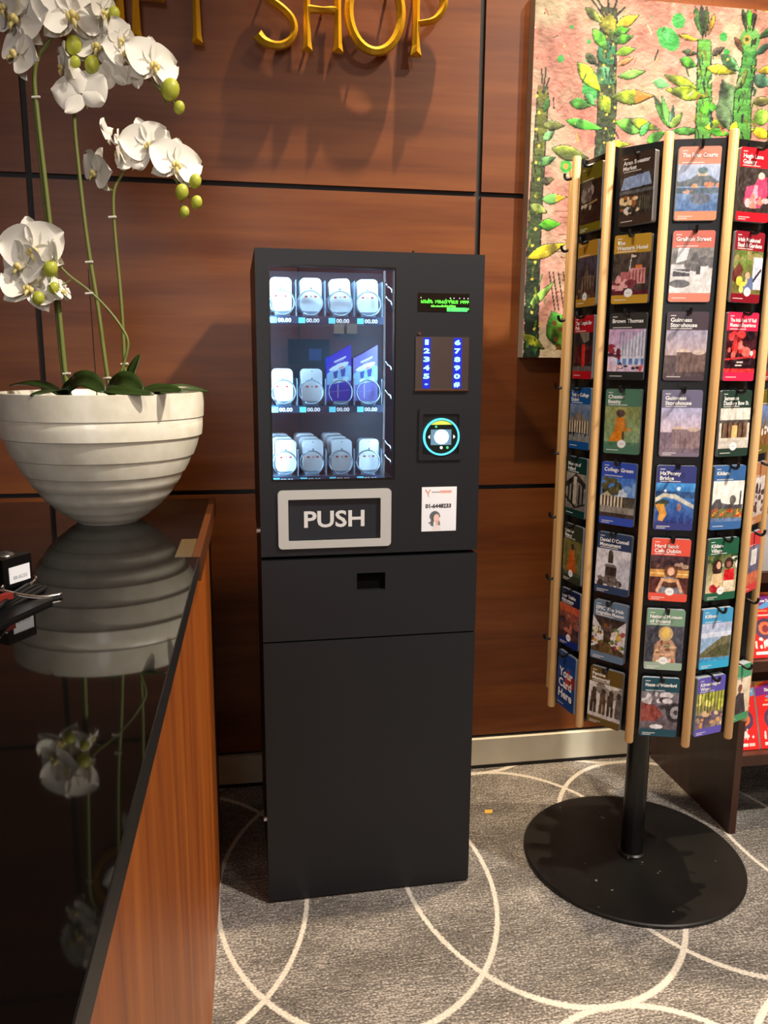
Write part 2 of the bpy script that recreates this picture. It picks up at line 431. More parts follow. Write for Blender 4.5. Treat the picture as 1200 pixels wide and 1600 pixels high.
# ------------------------------------------------------------------ the setting
struct(obj('floor', bx(-4, 4.6, -6.6, .12, -.1, 0), 'carpet'))
struct(obj('ceiling', bx(-4, 4.6, -6.6, .12, CEIL, CEIL+.1), 'ceiling_white'))
struct(obj('wall_left', bx(-4.1, -4, -6.6, .12, 0, CEIL), 'side_wall'))
struct(obj('wall_right', bx(4.6, 4.7, -6.6, .12, 0, CEIL), 'side_wall'))
wall = struct(obj('wall_back', bx(-4, 4.6, .012, .12, 0, CEIL), 'joint_black'))
XJ = [-4, -3.245, -1.926, -.607, .712, 2.031, 3.35, 4.6]; ZJ = [.112, 1.0033, 1.923, 2.843, 3.763, CEIL-.003]
for i in range(len(XJ)-1):
    for j in range(len(ZJ)-1):
        obj('panel', bx(XJ[i]+.0085, XJ[i+1]-.0085, 0, .014, ZJ[j]+.0075, ZJ[j+1]-.0075), 'cherry_panel', wall, bevel=.0015, seg=1)
struct(obj('baseboard_back', bx(-4, 4.6, -.014, .012, .012, .108), 'marble', bevel=.002))
struct(obj('trim_1', bx(-4, 4.6, -.016, .012, 0, .012), 'joint_black'))
wf = struct(obj('wall_front', bx(-4, 4.6, -6.72, -6.62, 0, CEIL), 'joint_black'))
for i in range(len(XJ)-1):
    for j in range(len(ZJ)-1):
        obj('panel', bx(XJ[i]+.0085, XJ[i+1]-.0085, -6.62, -6.60, (ZJ[j] if j else 0)+.0075, ZJ[j+1]-.0075), 'far_wood', wf)
win = struct(obj('added_window_1', ring_y(B(), rrect(-1.48, -.02, 1.32, 3.28, .005, 1), rrect(-1.40, -.10, 1.40, 3.20, .005, 1), -6.60, -6.53), 'black_paint'))  # unseen window frame, added around the daylight fill
obj('window_pane', bx(-1.40, -.10, -6.60, -6.59, 1.40, 3.20), 'fill_pane', win)  # added glowing pane, goes with the fill lamp
tv = thing('television', 'black television on the far wood wall, seen only as a reflection in the vending glass', 'television', (.80, -6.58, 1.52))
obj('housing', bx(-.20, .20, -.02, .03, -.12, .12), 'tv_black', tv); obj('screen_picture', bx(.0, .12, .03, .034, -.08, .03), 'tv_blue', tv)
for k, x in enumerate((1.10, 1.23)):
    tag(obj('wall_notice', bx(x-.05, x+.05, -6.6, -6.585, 1.70, 1.80), 'white_tile'), ('white square notice nearer the television' if k == 0 else 'white square notice farther from the television')+', mirrored in the vending glass', 'notice', 'white notices on the far wall')

# ------------------------------------------------------------------ gold sign letters, standing off the wall
YB, YM, YF = -.034, -.050, -.062
def stroke(bm, path, wid, closed=False, cap=.008):
    P = [Vector((x, 0, z)) for x, z in path]; n = len(P); R = []
    for i, p in enumerate(P):
        a = P[(i-1) % n] if closed or i else P[0]; b = P[(i+1) % n] if closed or i < n-1 else P[-1]
        d = (b-a).normalized(); s = Vector((-d.z, 0, d.x)); w = (wid[i] if isinstance(wid, (list, tuple)) else wid)/2
        rp = p.copy()
        if not closed and i == 0: rp = p+d*cap
        if not closed and i == n-1: rp = p-d*cap
        R.append([bm.verts.new((q.x, y, q.z)) for q, y in ((p+s*w, YB), (p+s*w, YM), (rp, YF), (p-s*w, YM), (p-s*w, YB))])
    rng = range(n) if closed else range(n-1)
    for i in rng:
        a, b = R[i], R[(i+1) % n]
        for k in range(5): bm.faces.new((a[k], a[(k+1) % 5], b[(k+1) % 5], b[k]))
    if not closed: bm.faces.new(R[0]); bm.faces.new(R[-1][::-1])
def bar(bm, x0, z0, x1, z1, w0=.030, w=.018, w1=.030):
    stroke(bm, [(x0+(x1-x0)*t, z0+(z1-z0)*t) for t in (0, .12, .5, .88, 1)], [w0, (w0+w*2)/3, w, (w1+w*2)/3, w1])
def post(bm, x, z): tube(bm, [(x, YB-.002, z), (x, .001, z)], .004, 8)
def arc(cx, cz, rx, rz, a0, a1, n=28): return [(cx+rx*math.cos(math.radians(a0+(a1-a0)*i/n)), cz+rz*math.sin(math.radians(a0+(a1-a0)*i/n))) for i in range(n+1)]
H0, H1 = 2.283, 2.500
def letter(ch, xc, fn, posts):
    bm = B(); fn(bm)
    for x, z in posts: post(bm, x, z)
    bmesh.ops.translate(bm, verts=bm.verts, vec=(-xc, 0, -H0))
    o = obj('sign_letter', bm, 'gold', loc=(xc, 0, H0))
    words = {'G': 'raised gold capital letter G half hidden behind the orchid flowers', 'I': 'raised gold capital letter I on the wood wall beside the orchid',
             'F': 'raised gold capital letter F right of the tall orchid blossoms', 'T': 'raised gold capital letter T ending the first sign word',
             'S': 'raised gold curved letter S starting the second sign word', 'H': 'raised gold letter H with two legs on the wood wall',
             'O': 'raised gold oval letter O on the wood wall', 'P': 'raised gold letter P ending the wall sign'}[ch]
    tag(o, words, 'sign letter', 'gold letters of the shop sign')
def fG(bm):
    stroke(bm, arc(-.455, 2.392, .088, .108, 40, 335), .021); bar(bm, -.373, 2.298, -.373, 2.40, .026, .019, .026); stroke(bm, [(-.42, 2.398), (-.36, 2.398)], .018)
letter('G', -.44, fG, [(-.54, 2.39), (-.373, 2.36)])
letter('I', -.328, lambda b: bar(b, -.328, 2.283, -.328, H1), [(-.328, 2.32), (-.328, 2.46)])
def fF(bm): bar(bm, -.287, 2.281, -.287, H1); stroke(bm, [(-.29, 2.392), (-.24, 2.392), (-.21, 2.392)], [.015, .016, .022]); stroke(bm, [(-.29, 2.492), (-.18, 2.492)], .018)
letter('F', -.287, fF, [(-.287, 2.32), (-.287, 2.46)])
def fT(bm): bar(bm, -.124, 2.281, -.124, H1); stroke(bm, [(-.2, 2.492), (-.05, 2.492)], .018)
letter('T', -.124, fT, [(-.124, 2.32), (-.124, 2.46)])
def fS(bm):
    pts = [(.042, 2.316), (.06, 2.299), (.087, 2.291), (.115, 2.294), (.138, 2.312), (.147, 2.338), (.138, 2.365), (.112, 2.388), (.08, 2.408), (.058, 2.432), (.056, 2.462), (.075, 2.487), (.103, 2.495), (.135, 2.482)]
    P = smooth_path([(x, 0, z) for x, z in pts], 3); n = len(P)
    stroke(bm, [(p.x, p.z) for p in P], [.03-.011*min(1, i/6) if i < 8 else .019+.008*max(0, (i-n+7)/7) for i in range(n)], cap=.006)
letter('S', .095, fS, [(.12, 2.30), (.07, 2.46)])
def fH(bm): bar(bm, .182, 2.281, .182, H1); bar(bm, .270, 2.283, .270, H1); stroke(bm, [(.178, 2.392), (.226, 2.391), (.272, 2.394)], [.02, .014, .02])
letter('H', .226, fH, [(.182, 2.31), (.270, 2.31), (.226, 2.392)])
def fO(bm):
    n = 40; stroke(bm, [(.378+.076*math.cos(2*PI*i/n), 2.396+.103*math.sin(2*PI*i/n)) for i in range(n)], [.021+.004*abs(math.cos(2*PI*i/n)) for i in range(n)], True)
letter('O', .378, fO, [(.33, 2.31), (.42, 2.47)])
def fP(bm):
    bar(bm, .498, 2.288, .498, H1, .032, .019, .028)
    stroke(bm, [(.498, 2.374)]+arc(.52, 2.438, .06, .058, -75, 95, 20)+[(.498, 2.49)], [.012]+[.013+.009*math.sin(PI*i/20) for i in range(21)]+[.014])
letter('P', .53, fP, [(.498, 2.32), (.498, 2.46)])

# ------------------------------------------------------------------ painting of cacti
PX0, PX1, PZ0, PZ1, PY = .856, 1.93, 1.427, 2.486, -.048
pt = thing('painting', 'large pink canvas painting of tall green cacti and flowers on the wood wall', 'painting', (PX0, 0, PZ0))
obj('canvas', bx(0, PX1-PX0, PY+.001, -.001, 0, PZ1-PZ0), 'canvas_side', pt)
NXP, NYP = 420, 414
pp = Pic(NXP, NYP)
n1 = vnoise(NXP, NYP, 7, 3); n2 = vnoise(NXP, NYP, 18, 4); n3 = vnoise(NXP, NYP, 60, 5, .5); n4 = vnoise(NXP, NYP, 5, 9)
t = np.clip((n1*.6+n2*.4-.38)*5, 0, 1)[..., None]
pp.c = (np.array((206, 160, 148))*(1-t)+np.array((204, 192, 168))*t)/255
t = np.clip((n4*.7+n3*.3-.62)*5, 0, 1)[..., None]; pp.c = pp.c*(1-t*.7)+np.array((198, 136, 124))/255*t*.7
pp.c += (n3[..., None]-.5)*.10
XX = PX0+pp.U*(PX1-PX0); ZZ = PZ0+pp.V*(PZ1-PZ0); relief = n3*.001+n2*.0008
def leafp(a, b, w, c, edge=(48, 58, 34), c2=None):
    global relief
    A, Bq = at(*a, PY), at(*b, PY); dx, dz = Bq.x-A.x, Bq.z-A.z; L = math.hypot(dx, dz)+1e-9; dx /= L; dz /= L; w = w*.00178
    s = ((XX-A.x)*dx+(ZZ-A.z)*dz)/L; q = np.abs(-(XX-A.x)*dz+(ZZ-A.z)*dx)
    prof = np.sin(PI*np.clip(s, 0, 1)**.8)**1.25*w/2*(.8+.5*n2)
    if edge: pp.c[(q < prof+.0012+.0022*n2) & (s > -.01) & (s < 1.01)] = np.array(edge)/255
    m = (q < prof) & (s > 0) & (s < 1); pp.c[m] = np.array(c)/255
    sg = -(XX-A.x)*dz+(ZZ-A.z)*dx; v = np.clip(sg/(w+1e-9)*.5+(n3-.5)*.9, -.35, .35)[..., None]; pp.c[m] = np.clip(pp.c[m]*(1+v[m]), 0, 1)
    if c2: pp.c[m & (s > .55)] = np.array(c2)/255
    relief = np.where(m, relief+.0005, relief)
def trunkp(pts, w0, w1, c0, c1, edge=(36, 46, 30)):
    global relief
    n = len(pts)
    for k in range(40):
        f = k/39*(n-1); i = min(int(f), n-2); u = f-i
        p = at(pts[i][0]*(1-u)+pts[i+1][0]*u, pts[i][1]*(1-u)+pts[i+1][1]*u, PY); w = (w0+(w1-w0)*k/39)*.00215/2
        wob = .75+.5*((k*7) % 5)/5
        m = (np.abs(XX-p.x) < w*(.85+.15*wob)) & (np.abs(ZZ-p.z) < .016)
        cc = (np.array(c0)*(1-k/39)+np.array(c1)*k/39)*(.86+.28*((k*3) % 4)/4)
        pp.c[m] = np.clip(cc/255, 0, 1); relief = np.where(m, .0008, relief)
        m2 = (np.abs(np.abs(XX-p.x)-w*(.85+.15*wob)) < .0022) & (np.abs(ZZ-p.z) < .012); pp.c[m2] = np.array(edge)/255
def dotp(px, py, r, c):
    p = at(px, py, PY); m = np.hypot(XX-p.x, ZZ-p.z) < r*.00215; pp.c[m] = np.array(c)/255
def linep(a, b, w, c):
    A, Bq = at(*a, PY), at(*b, PY); dx, dz = Bq.x-A.x, Bq.z-A.z; l2 = dx*dx+dz*dz
    s = np.clip(((XX-A.x)*dx+(ZZ-A.z)*dz)/l2, 0, 1); pp.c[np.hypot(XX-A.x-s*dx, ZZ-A.z-s*dz) < w*.00215/2] = np.array(c)/255
DG, MG, LG, YG, YE, TE, OL = (50, 76, 40), (74, 132, 58), (96, 180, 54), (150, 174, 34), (204, 190, 48), (46, 128, 96), (96, 104, 42)
# green splashes
for x, y, r in ((1043, 60, 14), (1060, 33, 10), (1050, 66, 12), (1034, 52, 8), (1130, 58, 6), (1135, 82, 5), (924, 140, 14), (876, 92, 5), (893, 42, 3), (920, 65, 3)): dotp(x, y, r, (84, 190, 104))
leafp((1037, 40), (1043, 68), 14, (88, 196, 108), None); leafp((1020, 128), (1048, 134), 16, (110, 176, 120), None)
for i in range(26):
    linep((868+(i*7) % 24, 330+i*9), (908, 332+i*9+(i % 3)), 1.4, (150, 92, 66))
# far cactus fragments at lower left: round green fruit and sticks
leafp((862, 486), (890, 555), 40, (78, 140, 62)); leafp((864, 500), (884, 548), 26, (104, 150, 60), None)
for x, y in ((866, 505), (875, 515), (868, 530), (880, 500), (872, 542)): dotp(x, y, 4, (120, 96, 50))
for x in (862, 868, 876, 884): linep((x-4, 425), (x+5, 485), 2, (60, 70, 44))
# left column
trunkp([(848, 142), (845, 200), (841, 260), (836, 330), (832, 440), (829, 557)], 15, 22, (140, 146, 46), (40, 66, 58))
for i in range(16):
    dotp(838+((i*5) % 9)-i*.7, 150+i*26, 2.2, (226, 214, 110))
for a, b in (((846, 108), (848, 145)), ((853, 106), (849, 145)), ((858, 122), (850, 146))): linep(a, b, 2.5, (70, 88, 62))
for a, b, w, c, c2 in (((850, 175), (858, 150), 11, MG, None), ((848, 195), (882, 197), 14, (120, 132, 72), None), ((848, 218), (866, 205), 12, (110, 160, 110), None), ((840, 258), (868, 246), 13, (100, 150, 92), None),
                       ((845, 285), (866, 279), 14, (110, 106, 70), None), ((846, 312), (886, 308), 16, (112, 168, 96), YE), ((828, 320), (854, 332), 14, (128, 146, 80), None), ((842, 352), (877, 350), 15, (112, 204, 48), None),
                       ((823, 404), (884, 380), 18, YE, None), ((826, 480), (866, 440), 14, (136, 172, 92), None), ((815, 522), (850, 546), 14, (160, 170, 56), None)): leafp(a, b, w, c, c2=c2)
dotp(884, 260, 9, (84, 186, 84)); dotp(884, 260, 4, (222, 170, 90))
# main column
trunkp([(951, 20), (950, 70), (948, 120), (948, 170), (944, 240), (940, 300)], 24, 30, (96, 112, 46), (62, 80, 46))
leafp((944, 18), (958, 60), 26, (138, 140, 50)); leafp((936, 68), (962, 104), 34, TE, None); leafp((932, 108), (962, 132), 26, (84, 150, 110), None); leafp((936, 150), (954, 178), 24, YG)
for i in range(22): dotp(938+(i*11) % 24, 25+i*11, 1.8, (226, 214, 96))
for a, b in (((925, 0), (944, 26)), ((934, 0), (948, 24)), ((950, -4), (951, 20)), ((964, 0), (957, 22)), ((976, 12), (960, 28))): linep(a, b, 3.2, (64, 60, 46))
for a, b, w, c, c2 in (((915, 12), (940, 36), 12, (150, 170, 90), None), ((926, 45), (950, 80), 15, LG, None), ((915, 85), (934, 102), 10, (96, 132, 80), None), ((902, 98), (940, 145), 20, (170, 200, 40), None),
                       ((962, 42), (998, 24), 14, YE, None), ((958, 52), (984, 46), 12, LG, None), ((960, 66), (990, 56), 13, LG, None), ((962, 84), (993, 76), 14, (140, 186, 60), None), ((964, 102), (990, 90), 10, (190, 150, 100), None),
                       ((966, 120), (1008, 112), 14, (120, 170, 90), None), ((955, 152), (1022, 150), 20, YG, (196, 150, 70)), ((890, 160), (924, 166), 18, (100, 180, 70), None), ((884, 188), (942, 202), 18, (96, 190, 72), None),
                       ((962, 190), (1008, 206), 20, (110, 180, 80), None), ((984, 188), (1034, 204), 15, YG, None), ((862, 232), (920, 248), 18, (150, 170, 80), None), ((914, 146), (930, 166), 14, (92, 176, 104), None), ((945, 224), (985, 226), 12, (180, 200, 60), None)): leafp(a, b, w, c, c2=c2)
# small agave between
for a, b, w, c in (((1046, 200), (1022, 150), 14, MG), ((1047, 200), (1034, 150), 12, (110, 180, 90)), ((1047, 200), (1052, 164), 10, (110, 150, 130)), ((1047, 200), (1066, 176), 14, (140, 170, 90)), ((1010, 222), (1040, 206), 18, LG), ((1000, 212), (1016, 190), 12, (90, 170, 100)), ((1048, 205), (1100, 205), 10, MG)): leafp(a, b, w, c)
# third column
trunkp([(1100, 70), (1100, 120), (1100, 165), (1098, 215)], 20, 24, (120, 196, 92), (112, 178, 86))
for a, b, w, c in (((1086, 10), (1098, 60), 12, MG), ((1096, 8), (1098, 60), 9, DG), ((1104, 10), (1102, 58), 8, (84, 110, 60)), ((1116, 22), (1106, 56), 8, (206, 170, 60)), ((1060, 55), (1092, 64), 8, YE), ((1062, 92), (1088, 104), 14, LG), ((1066, 80), (1090, 84), 9, (90, 120, 84)),
                   ((1038, 118), (1092, 140), 16, (166, 190, 56)), ((1040, 140), (1108, 152), 18, YG), ((1104, 106), (1150, 114), 13, (206, 206, 60)), ((1092, 172), (1122, 166), 20, LG), ((1100, 200), (1146, 190), 20, (160, 186, 60)), ((1108, 205), (1140, 210), 14, LG), ((1112, 86), (1132, 74), 10, (120, 110, 100))): leafp(a, b, w, c)
# grey-green broad stem and fourth column
leafp((1128, 125), (1160, 214), 44, (108, 140, 104)); leafp((1122, 160), (1140, 205), 26, (92, 116, 88))
trunkp([(1172, 55), (1170, 100), (1160, 150), (1158, 210)], 18, 30, (88, 172, 96), (104, 170, 84))
dotp(1172, 62, 16, (120, 186, 104)); dotp(1167, 62, 6, (200, 170, 90)); dotp(1167, 62, 3, (60, 90, 50)); dotp(1177, 66, 4, (60, 90, 50))
for a, b, w, c in (((1160, 15), (1166, 50), 5, DG), ((1170, 12), (1171, 48), 8, LG), ((1180, 14), (1176, 48), 5, DG), ((1126, 86), (1156, 112), 16, (110, 176, 120)), ((1148, 58), (1160, 82), 9, (150, 110, 80)), ((1180, 86), (1206, 66), 12, TE), ((1176, 120), (1206, 134), 22, (84, 130, 110)), ((1150, 140), (1168, 110), 10, (112, 130, 90)), ((1184, 112), (1215, 106), 12, YE),
                   ((1176, 190), (1206, 176), 26, (140, 186, 80)), ((1174, 202), (1206, 216), 18, YE), ((1150, 190), (1140, 214), 12, YE), ((1176, 160), (1210, 156), 14, (150, 150, 100)), ((1186, 60), (1215, 40), 10, MG)): leafp(a, b, w, c)
trunkp([(1215, 20), (1216, 120), (1214, 220)], 26, 30, (104, 150, 70), (70, 110, 60))
trunkp([(1290, 60), (1286, 160), (1282, 300)], 24, 32, (130, 170, 70), (60, 90, 60))
for i in range(14): leafp((1275+(i % 2)*20, 90+i*30), (1240+(i % 2)*95, 75+i*30), 16, (LG, YG, TE)[i % 3])
for i in range(10): leafp((1210+(i % 2)*10, 250+i*30), (1180+(i % 2)*70, 235+i*30), 16, (MG, YG, LG)[i % 3])
rq = random.Random(21)
for i in range(90):
    x, y = rq.uniform(835, 1215), rq.uniform(5, 550); l = rq.uniform(5, 18); a = rq.uniform(0, 6.3)
    linep((x, y), (x+l*math.cos(a), y+l*math.sin(a)), rq.uniform(1, 2.6), rq.choice(((60, 74, 48), (196, 120, 100), (232, 214, 180), (110, 150, 96), (216, 196, 90))))
for i in range(60):
    dotp(rq.uniform(835, 1215), rq.uniform(5, 550), rq.uniform(.8, 2), rq.choice(((228, 214, 110), (120, 186, 130), (70, 84, 56))))
for x0, y0, y1 in ((950, 30, 235), (1100, 75, 215), (1168, 60, 210), (838, 150, 555)):
    for i in range(36):
        y = rq.uniform(y0, y1); x = x0+rq.uniform(-13, 13)-(8 if x0 == 838 else 0)*(y-y0)/(y1-y0)
        linep((x, y), (x+rq.uniform(-4, 4), y+rq.uniform(6, 16)), rq.uniform(1.5, 3.5), rq.choice(((40, 56, 36), (88, 130, 62), (58, 110, 84), (128, 140, 56), (30, 44, 34))))
pp.c = np.clip((pp.c-.5)*1.10+.385+(n3[..., None]-.5)*.10+(n2[..., None]-.5)*.06, .02, 1)
link('paint_layer', pic_mesh('paint_layer', pp, 0, PX1-PX0, 0, PZ1-PZ0, PY, relief=relief), 'oil_paint', pt)

# ------------------------------------------------------------------ vending machine (upper unit) on its base cabinet
MX, MY, MW, MYAW, ZS, MH = .0154, -.6211, .5441, .0197, .936, 1.660
MD = .50
base = thing('base_cabinet', 'tall matt black cabinet with drawer and slot carrying the vending machine', 'cabinet', (MX, MY, 0), MYAW)
obj('carcass', bx(.002, MW-.002, .014, MD, .012, ZS-.006), 'black_metal', base, bevel=.002)
obj('foot', bx(.03, .07, .05, .09, 0, .012), 'black_gap', base); obj('foot', bx(MW-.07, MW-.03, .05, .09, 0, .012), 'black_gap', base)
obj('foot', bx(.03, .07, MD-.09, MD-.05, 0, .012), 'black_gap', base); obj('foot', bx(MW-.07, MW-.03, MD-.09, MD-.05, 0, .012), 'black_gap', base)
obj('door', bx(0, MW, -.004, .014, .006, .7195), 'black_metal', base, bevel=.0015)
dr = B(); s0, s1, q0, q1 = .234, .306, .846, .890; d0, d1 = .7235, ZS-.006
for a in ((0, s0, d0, d1), (s1, MW, d0, d1), (s0, s1, d0, q0), (s0, s1, q1, d1)): box(dr, a[0], a[1], -.004, .012, a[2], a[3])
bmesh.ops.remove_doubles(dr, verts=dr.verts, dist=1e-6)
drw = obj('drawer', dr, 'black_metal', base)
obj('slot', bx(s0-.002, s1+.002, .009, .013, q0-.002, q1+.002), 'black_gap', drw)
obj('hinge_pin', tube(B(), [(.004, .02, .232), (-.008, .02, .232)], .007, 12), 'chrome', base, smooth='auto')

vm = thing('vending_machine', 'black vending machine with lit glass window, keypad and push flap', 'vending machine', (MX, MY, 0), MYAW)
WX0, WX1, WZ0, WZ1 = .0300, .3265, 1.1255, 1.6235
Z0 = ZS
c = B()   # hollow case: sides, top, bottom, back, inner partition
box(c, 0, .004, .016, MD, Z0, MH); box(c, MW-.004, MW, .016, MD, Z0, MH)
box(c, .004, MW-.004, .016, MD, MH-.004, MH); box(c, .004, MW-.004, .016, MD, Z0, Z0+.004); box(c, .004, MW-.004, MD-.004, MD, Z0+.004, MH-.004)
obj('case', c, 'black_metal', vm)
f = B()
FX0, FX1, FZ0, FZ1 = .0665, .2930, .9772, 1.0795      # push opening
for a in ((0, MW, WZ1, MH), (0, WX0, WZ0, WZ1), (WX1, MW, WZ0, WZ1), (0, MW, FZ1, WZ0), (0, FX0, FZ0, FZ1), (FX1, MW, FZ0, FZ1), (0, MW, Z0+.003, FZ0)):
    box(f, a[0], a[1], 0, .016, a[2], a[3])
bmesh.ops.remove_doubles(f, verts=f.verts, dist=1e-6)
obj('door_front', f, 'black_metal', vm)
obj('window_pane', bx(WX0-.001, WX1+.001, .007, .010, WZ0-.001, WZ1+.001), 'window_glass', vm)
gz = ring_y(B(), rrect(WX0-.0015, WX1+.0015, WZ0-.0015, WZ1+.0015, .003, 2), rrect(WX0+.0025, WX1-.0025, WZ0+.0025, WZ1-.0025, .002, 2), -.0008, .006)
obj('window_seal', gz, 'black_gloss', vm)
# inside
li = B(); IY = .36
box(li, .006, .010, .02, IY, WZ0-.03, MH-.006); box(li, WX1+.045, WX1+.049, .02, IY, WZ0-.03, MH-.006)
box(li, .01, WX1+.045, IY, IY+.004, WZ0-.03, MH-.006); box(li, .01, WX1+.045, .02, IY, WZ0-.034, WZ0-.03)
box(li, .01, WX1+.045, .02, IY, MH-.010, MH-.006)
obj('inner_liner', li, 'liner', vm)
obj('led_strip', bx(.03, WX1-.01, .024, .034, MH-.018, MH-.011), 'led', vm)
obj('led_strip', bx(.014, .022, .020, .030, 1.14, WZ1+.01), 'led', vm)
obj('led_strip', bx(WX1+.012, WX1+.020, .020, .026, WZ0, WZ1+.01), 'led', vm)
CU = [.0640, .1310, .2030, .2720]
SH = [1.512, 1.301, 1.128]
for r, z in enumerate(SH):
    sh = obj('shelf', bx(.012, .306, .050, .34, z-.004, z), 'shelf', vm)
    obj('price_rail', bx(.012, .306, .045, .050, z-.016, z+.0015), 'tag_strip', sh)
    for k, u in enumerate(CU):
        obj('price_tag', bx(u-.030, u-.014, .0435, .0450, z-.015, z-.002), 'tag_cyan', sh)
        tm = fit_text(text_mesh('00.00', .01, .0004), u-.012, u+.020, z-.0135, z-.0035, .0435)
        link('price_text', tm, 'tag_text', sh)
        hx = []
        for q in range(3):
            for i in range(0, 33):
                a = -PI*.5-.55+(2*PI-.2)*i/32; hx.append((u+.0290*math.cos(a), .0535+.0455*q+.009*i/32, z+.0330+.0290*math.sin(a)))
        obj('spiral', tube(B(), hx, .0019, 6), 'coil', vm, smooth=True)
    for k, u in enumerate((.0970, .1665, .2370, .3050)):
        obj('divider', bx(u-.0008, u+.0008, .052, .30, z, z+(.066 if r else .085)), 'clear_acrylic', vm)
# side fittings right of the shelves
for z in (1.585, 1.555, 1.40, 1.33, 1.205, 1.17):
    obj('bracket', tube(B(), [(.312, .055, z+.012), (.318, .05, z), (.326, .05, z-.004), (.330, .055, z-.016)], .002, 6), 'chrome', vm, smooth=True)
obj('side_post', bx(.309, .314, .06, .07, WZ0-.02, WZ1), 'steel', vm)
# display
dp = obj('display', bx(.381, .5075, -.0015, .002, 1.5265, 1.569), 'screen_dark', vm)
rs = random.Random(4); g = B(); w = B()
for z, x0, x1 in ((1.5455, .384, .505), (1.5285, .452, .503)):
    x = x0
    while x < x1:
        wd = rs.uniform(.0025, .0055)
        if rs.random() > .14:
            for dx, dz, sx, sz in ((0, 0, .0011, .0075), (wd-.0011, rs.choice((0, .003)), .0011, rs.choice((.0045, .0075))), (0, rs.choice((0, .0032, .0064)), wd, .0011)):
                box(g, x+dx, x+dx+sx, -.0022, -.0014, z+dz, z+dz+sz)
        x += wd+.0013
x = .413
while x < .472:
    wd = rs.uniform(.002, .004); box(g, x, x+wd, -.0022, -.0014, 1.537, 1.537+rs.uniform(.002, .0055)); x += wd+.001
obj('green_readout', g, 'lcd_green', dp)
for x in (.387, .459, .468, .482, .493, .503): box(w, x, x+.002, -.0022, -.0014, 1.557, 1.559)
obj('status_dots', w, 'lcd_white', dp)
obj('display_glow', bx(.452, .503, -.0018, -.0010, 1.5268, 1.5365), 'icon_green', dp)
# keypad
kp = obj('keypad', bx(.3765, .509, -.003, .002, 1.342, 1.4675), 'steel', vm, bevel=.001)
obj('keypad_lip', bx(.375, .5105, -.006, .002, 1.339, 1.342), 'chrome', kp); obj('keypad_screw', tube(B(), [(.386, -.004, 1.4745), (.386, .002, 1.4745)], .0035, 10), 'chrome', vm)
obj('backlight', bx(.395, .413, -.0036, -.0028, 1.345, 1.465), 'key_glow', kp); obj('backlight', bx(.470, .491, -.0036, -.0028, 1.345, 1.465), 'key_glow', kp)
for col, (u, chars) in enumerate(((.4035, '12345*'), (.4800, '67890#'))):
    for i, ch in enumerate(chars):
        zc = 1.4545-i*.0201; hh = .0062 if ch != '*' else .003
        tm = fit_text(text_mesh(ch, .016, .0007), u-.0075+(0 if ch not in '1*' else .003), u+.0075-(0 if ch not in '1*' else .003), zc-hh, zc+hh, -.0040)
        link('key_digit', tm, 'key_blue', kp)
# contactless reader
rd = obj('card_reader', ring_y(B(), rrect(.3870, .4960, 1.170, 1.296, .003, 3), rrect(.3965, .4885, 1.184, 1.283, .004, 3), -.005, .003), 'black_metal', vm)
obj('reader_plate', bx(.396, .489, -.0005, .003, 1.183, 1.284), 'black_paint', rd)
RC = (.4435, 1.2275)
obj('reader_disc', prism_y(B(), circ(*RC, .0425, 40), -.006, .001), 'reader_face', rd)
obj('light_ring', ring_y(B(), circ(*RC, .0455, 48), circ(*RC, .0415, 48), -.0085, -.001), 'ring_cyan', rd)
obj('reader_screen', bx(RC[0]-.027, RC[0]+.025, -.0068, -.0055, RC[1]-.020, RC[1]+.018), 'reader_screen', rd)
obj('reader_lamp', prism_y(B(), circ(*RC, .0175, 24), -.0080, -.0060), 'lamp_white', rd)
obj('yellow_arc', prism_y(B(), [(RC[0]+.040*math.cos(math.radians(a)), RC[1]+.040*math.sin(math.radians(a))) for a in range(48, 134, 6)], -.0068, -.0055), 'arc_yellow', rd)
for x, z, r, m in ((0, -.0265, .0035, 'lcd_white'), (.0155, -.0265, .0035, 'icon_green'), (-.014, .025, .003, 'icon_green')): obj('reader_icon', prism_y(B(), circ(RC[0]+x, RC[1]+z, r, 12), -.0072, -.0055), m, rd)
obj('reader_arrow', prism_y(B(), [(RC[0]-.034, RC[1]), (RC[0]-.029, RC[1]+.005), (RC[0]-.029, RC[1]-.005)], -.0072, -.0055), 'lcd_white', rd)
obj('reader_arrow', prism_y(B(), [(RC[0]+.035, RC[1]), (RC[0]+.030, RC[1]-.005), (RC[0]+.030, RC[1]+.005)], -.0072, -.0055), 'lcd_white', rd)
# service sticker
sp = Pic(60, 76); sp.draw([('G', (222, 226, 234), (232, 233, 238)), ('R', .28, .88, .52, .90, (150, 150, 156)), ('R', .52, .865, .86, .925, (226, 180, 168)), ('R', .53, .89, .84, .905, (196, 120, 108)),
    ('L', .10, .94, .17, .86, .03, (196, 120, 108)), ('L', .24, .94, .17, .86, .03, (206, 140, 120)), ('L', .17, .86, .19, .79, .03, (206, 150, 130)), ('R', .07, .725, .91, .732, (150, 156, 166)),
    ('E', .38, .34, .15, .12, (92, 96, 104)), ('P', [(.26, .34), (.25, .14), (.34, .10), (.36, .30)], (96, 100, 108)), ('P', [(.50, .34), (.54, .14), (.46, .10), (.44, .30)], (110, 104, 108)),
    ('E', .43, .29, .085, .10, (226, 190, 178)), ('R', .39, .08, .48, .20, (214, 176, 164)), ('P', [(.28, .02), (.38, .14), (.50, .14), (.58, .02)], (222, 212, 212)), ('L', .42, .23, .48, .225, .02, (196, 96, 92)),
    ('L', .34, .36, .33, .26, .03, (60, 62, 70)), ('L', .20, .19, .34, .21, .02, (80, 84, 92)), ('R', .0, 0, 1, .012, (200, 204, 210))])
st = obj('service_sticker', bx(.3975, .4870, -.0012, .0005, .9900, 1.1025), 'sticker', vm)
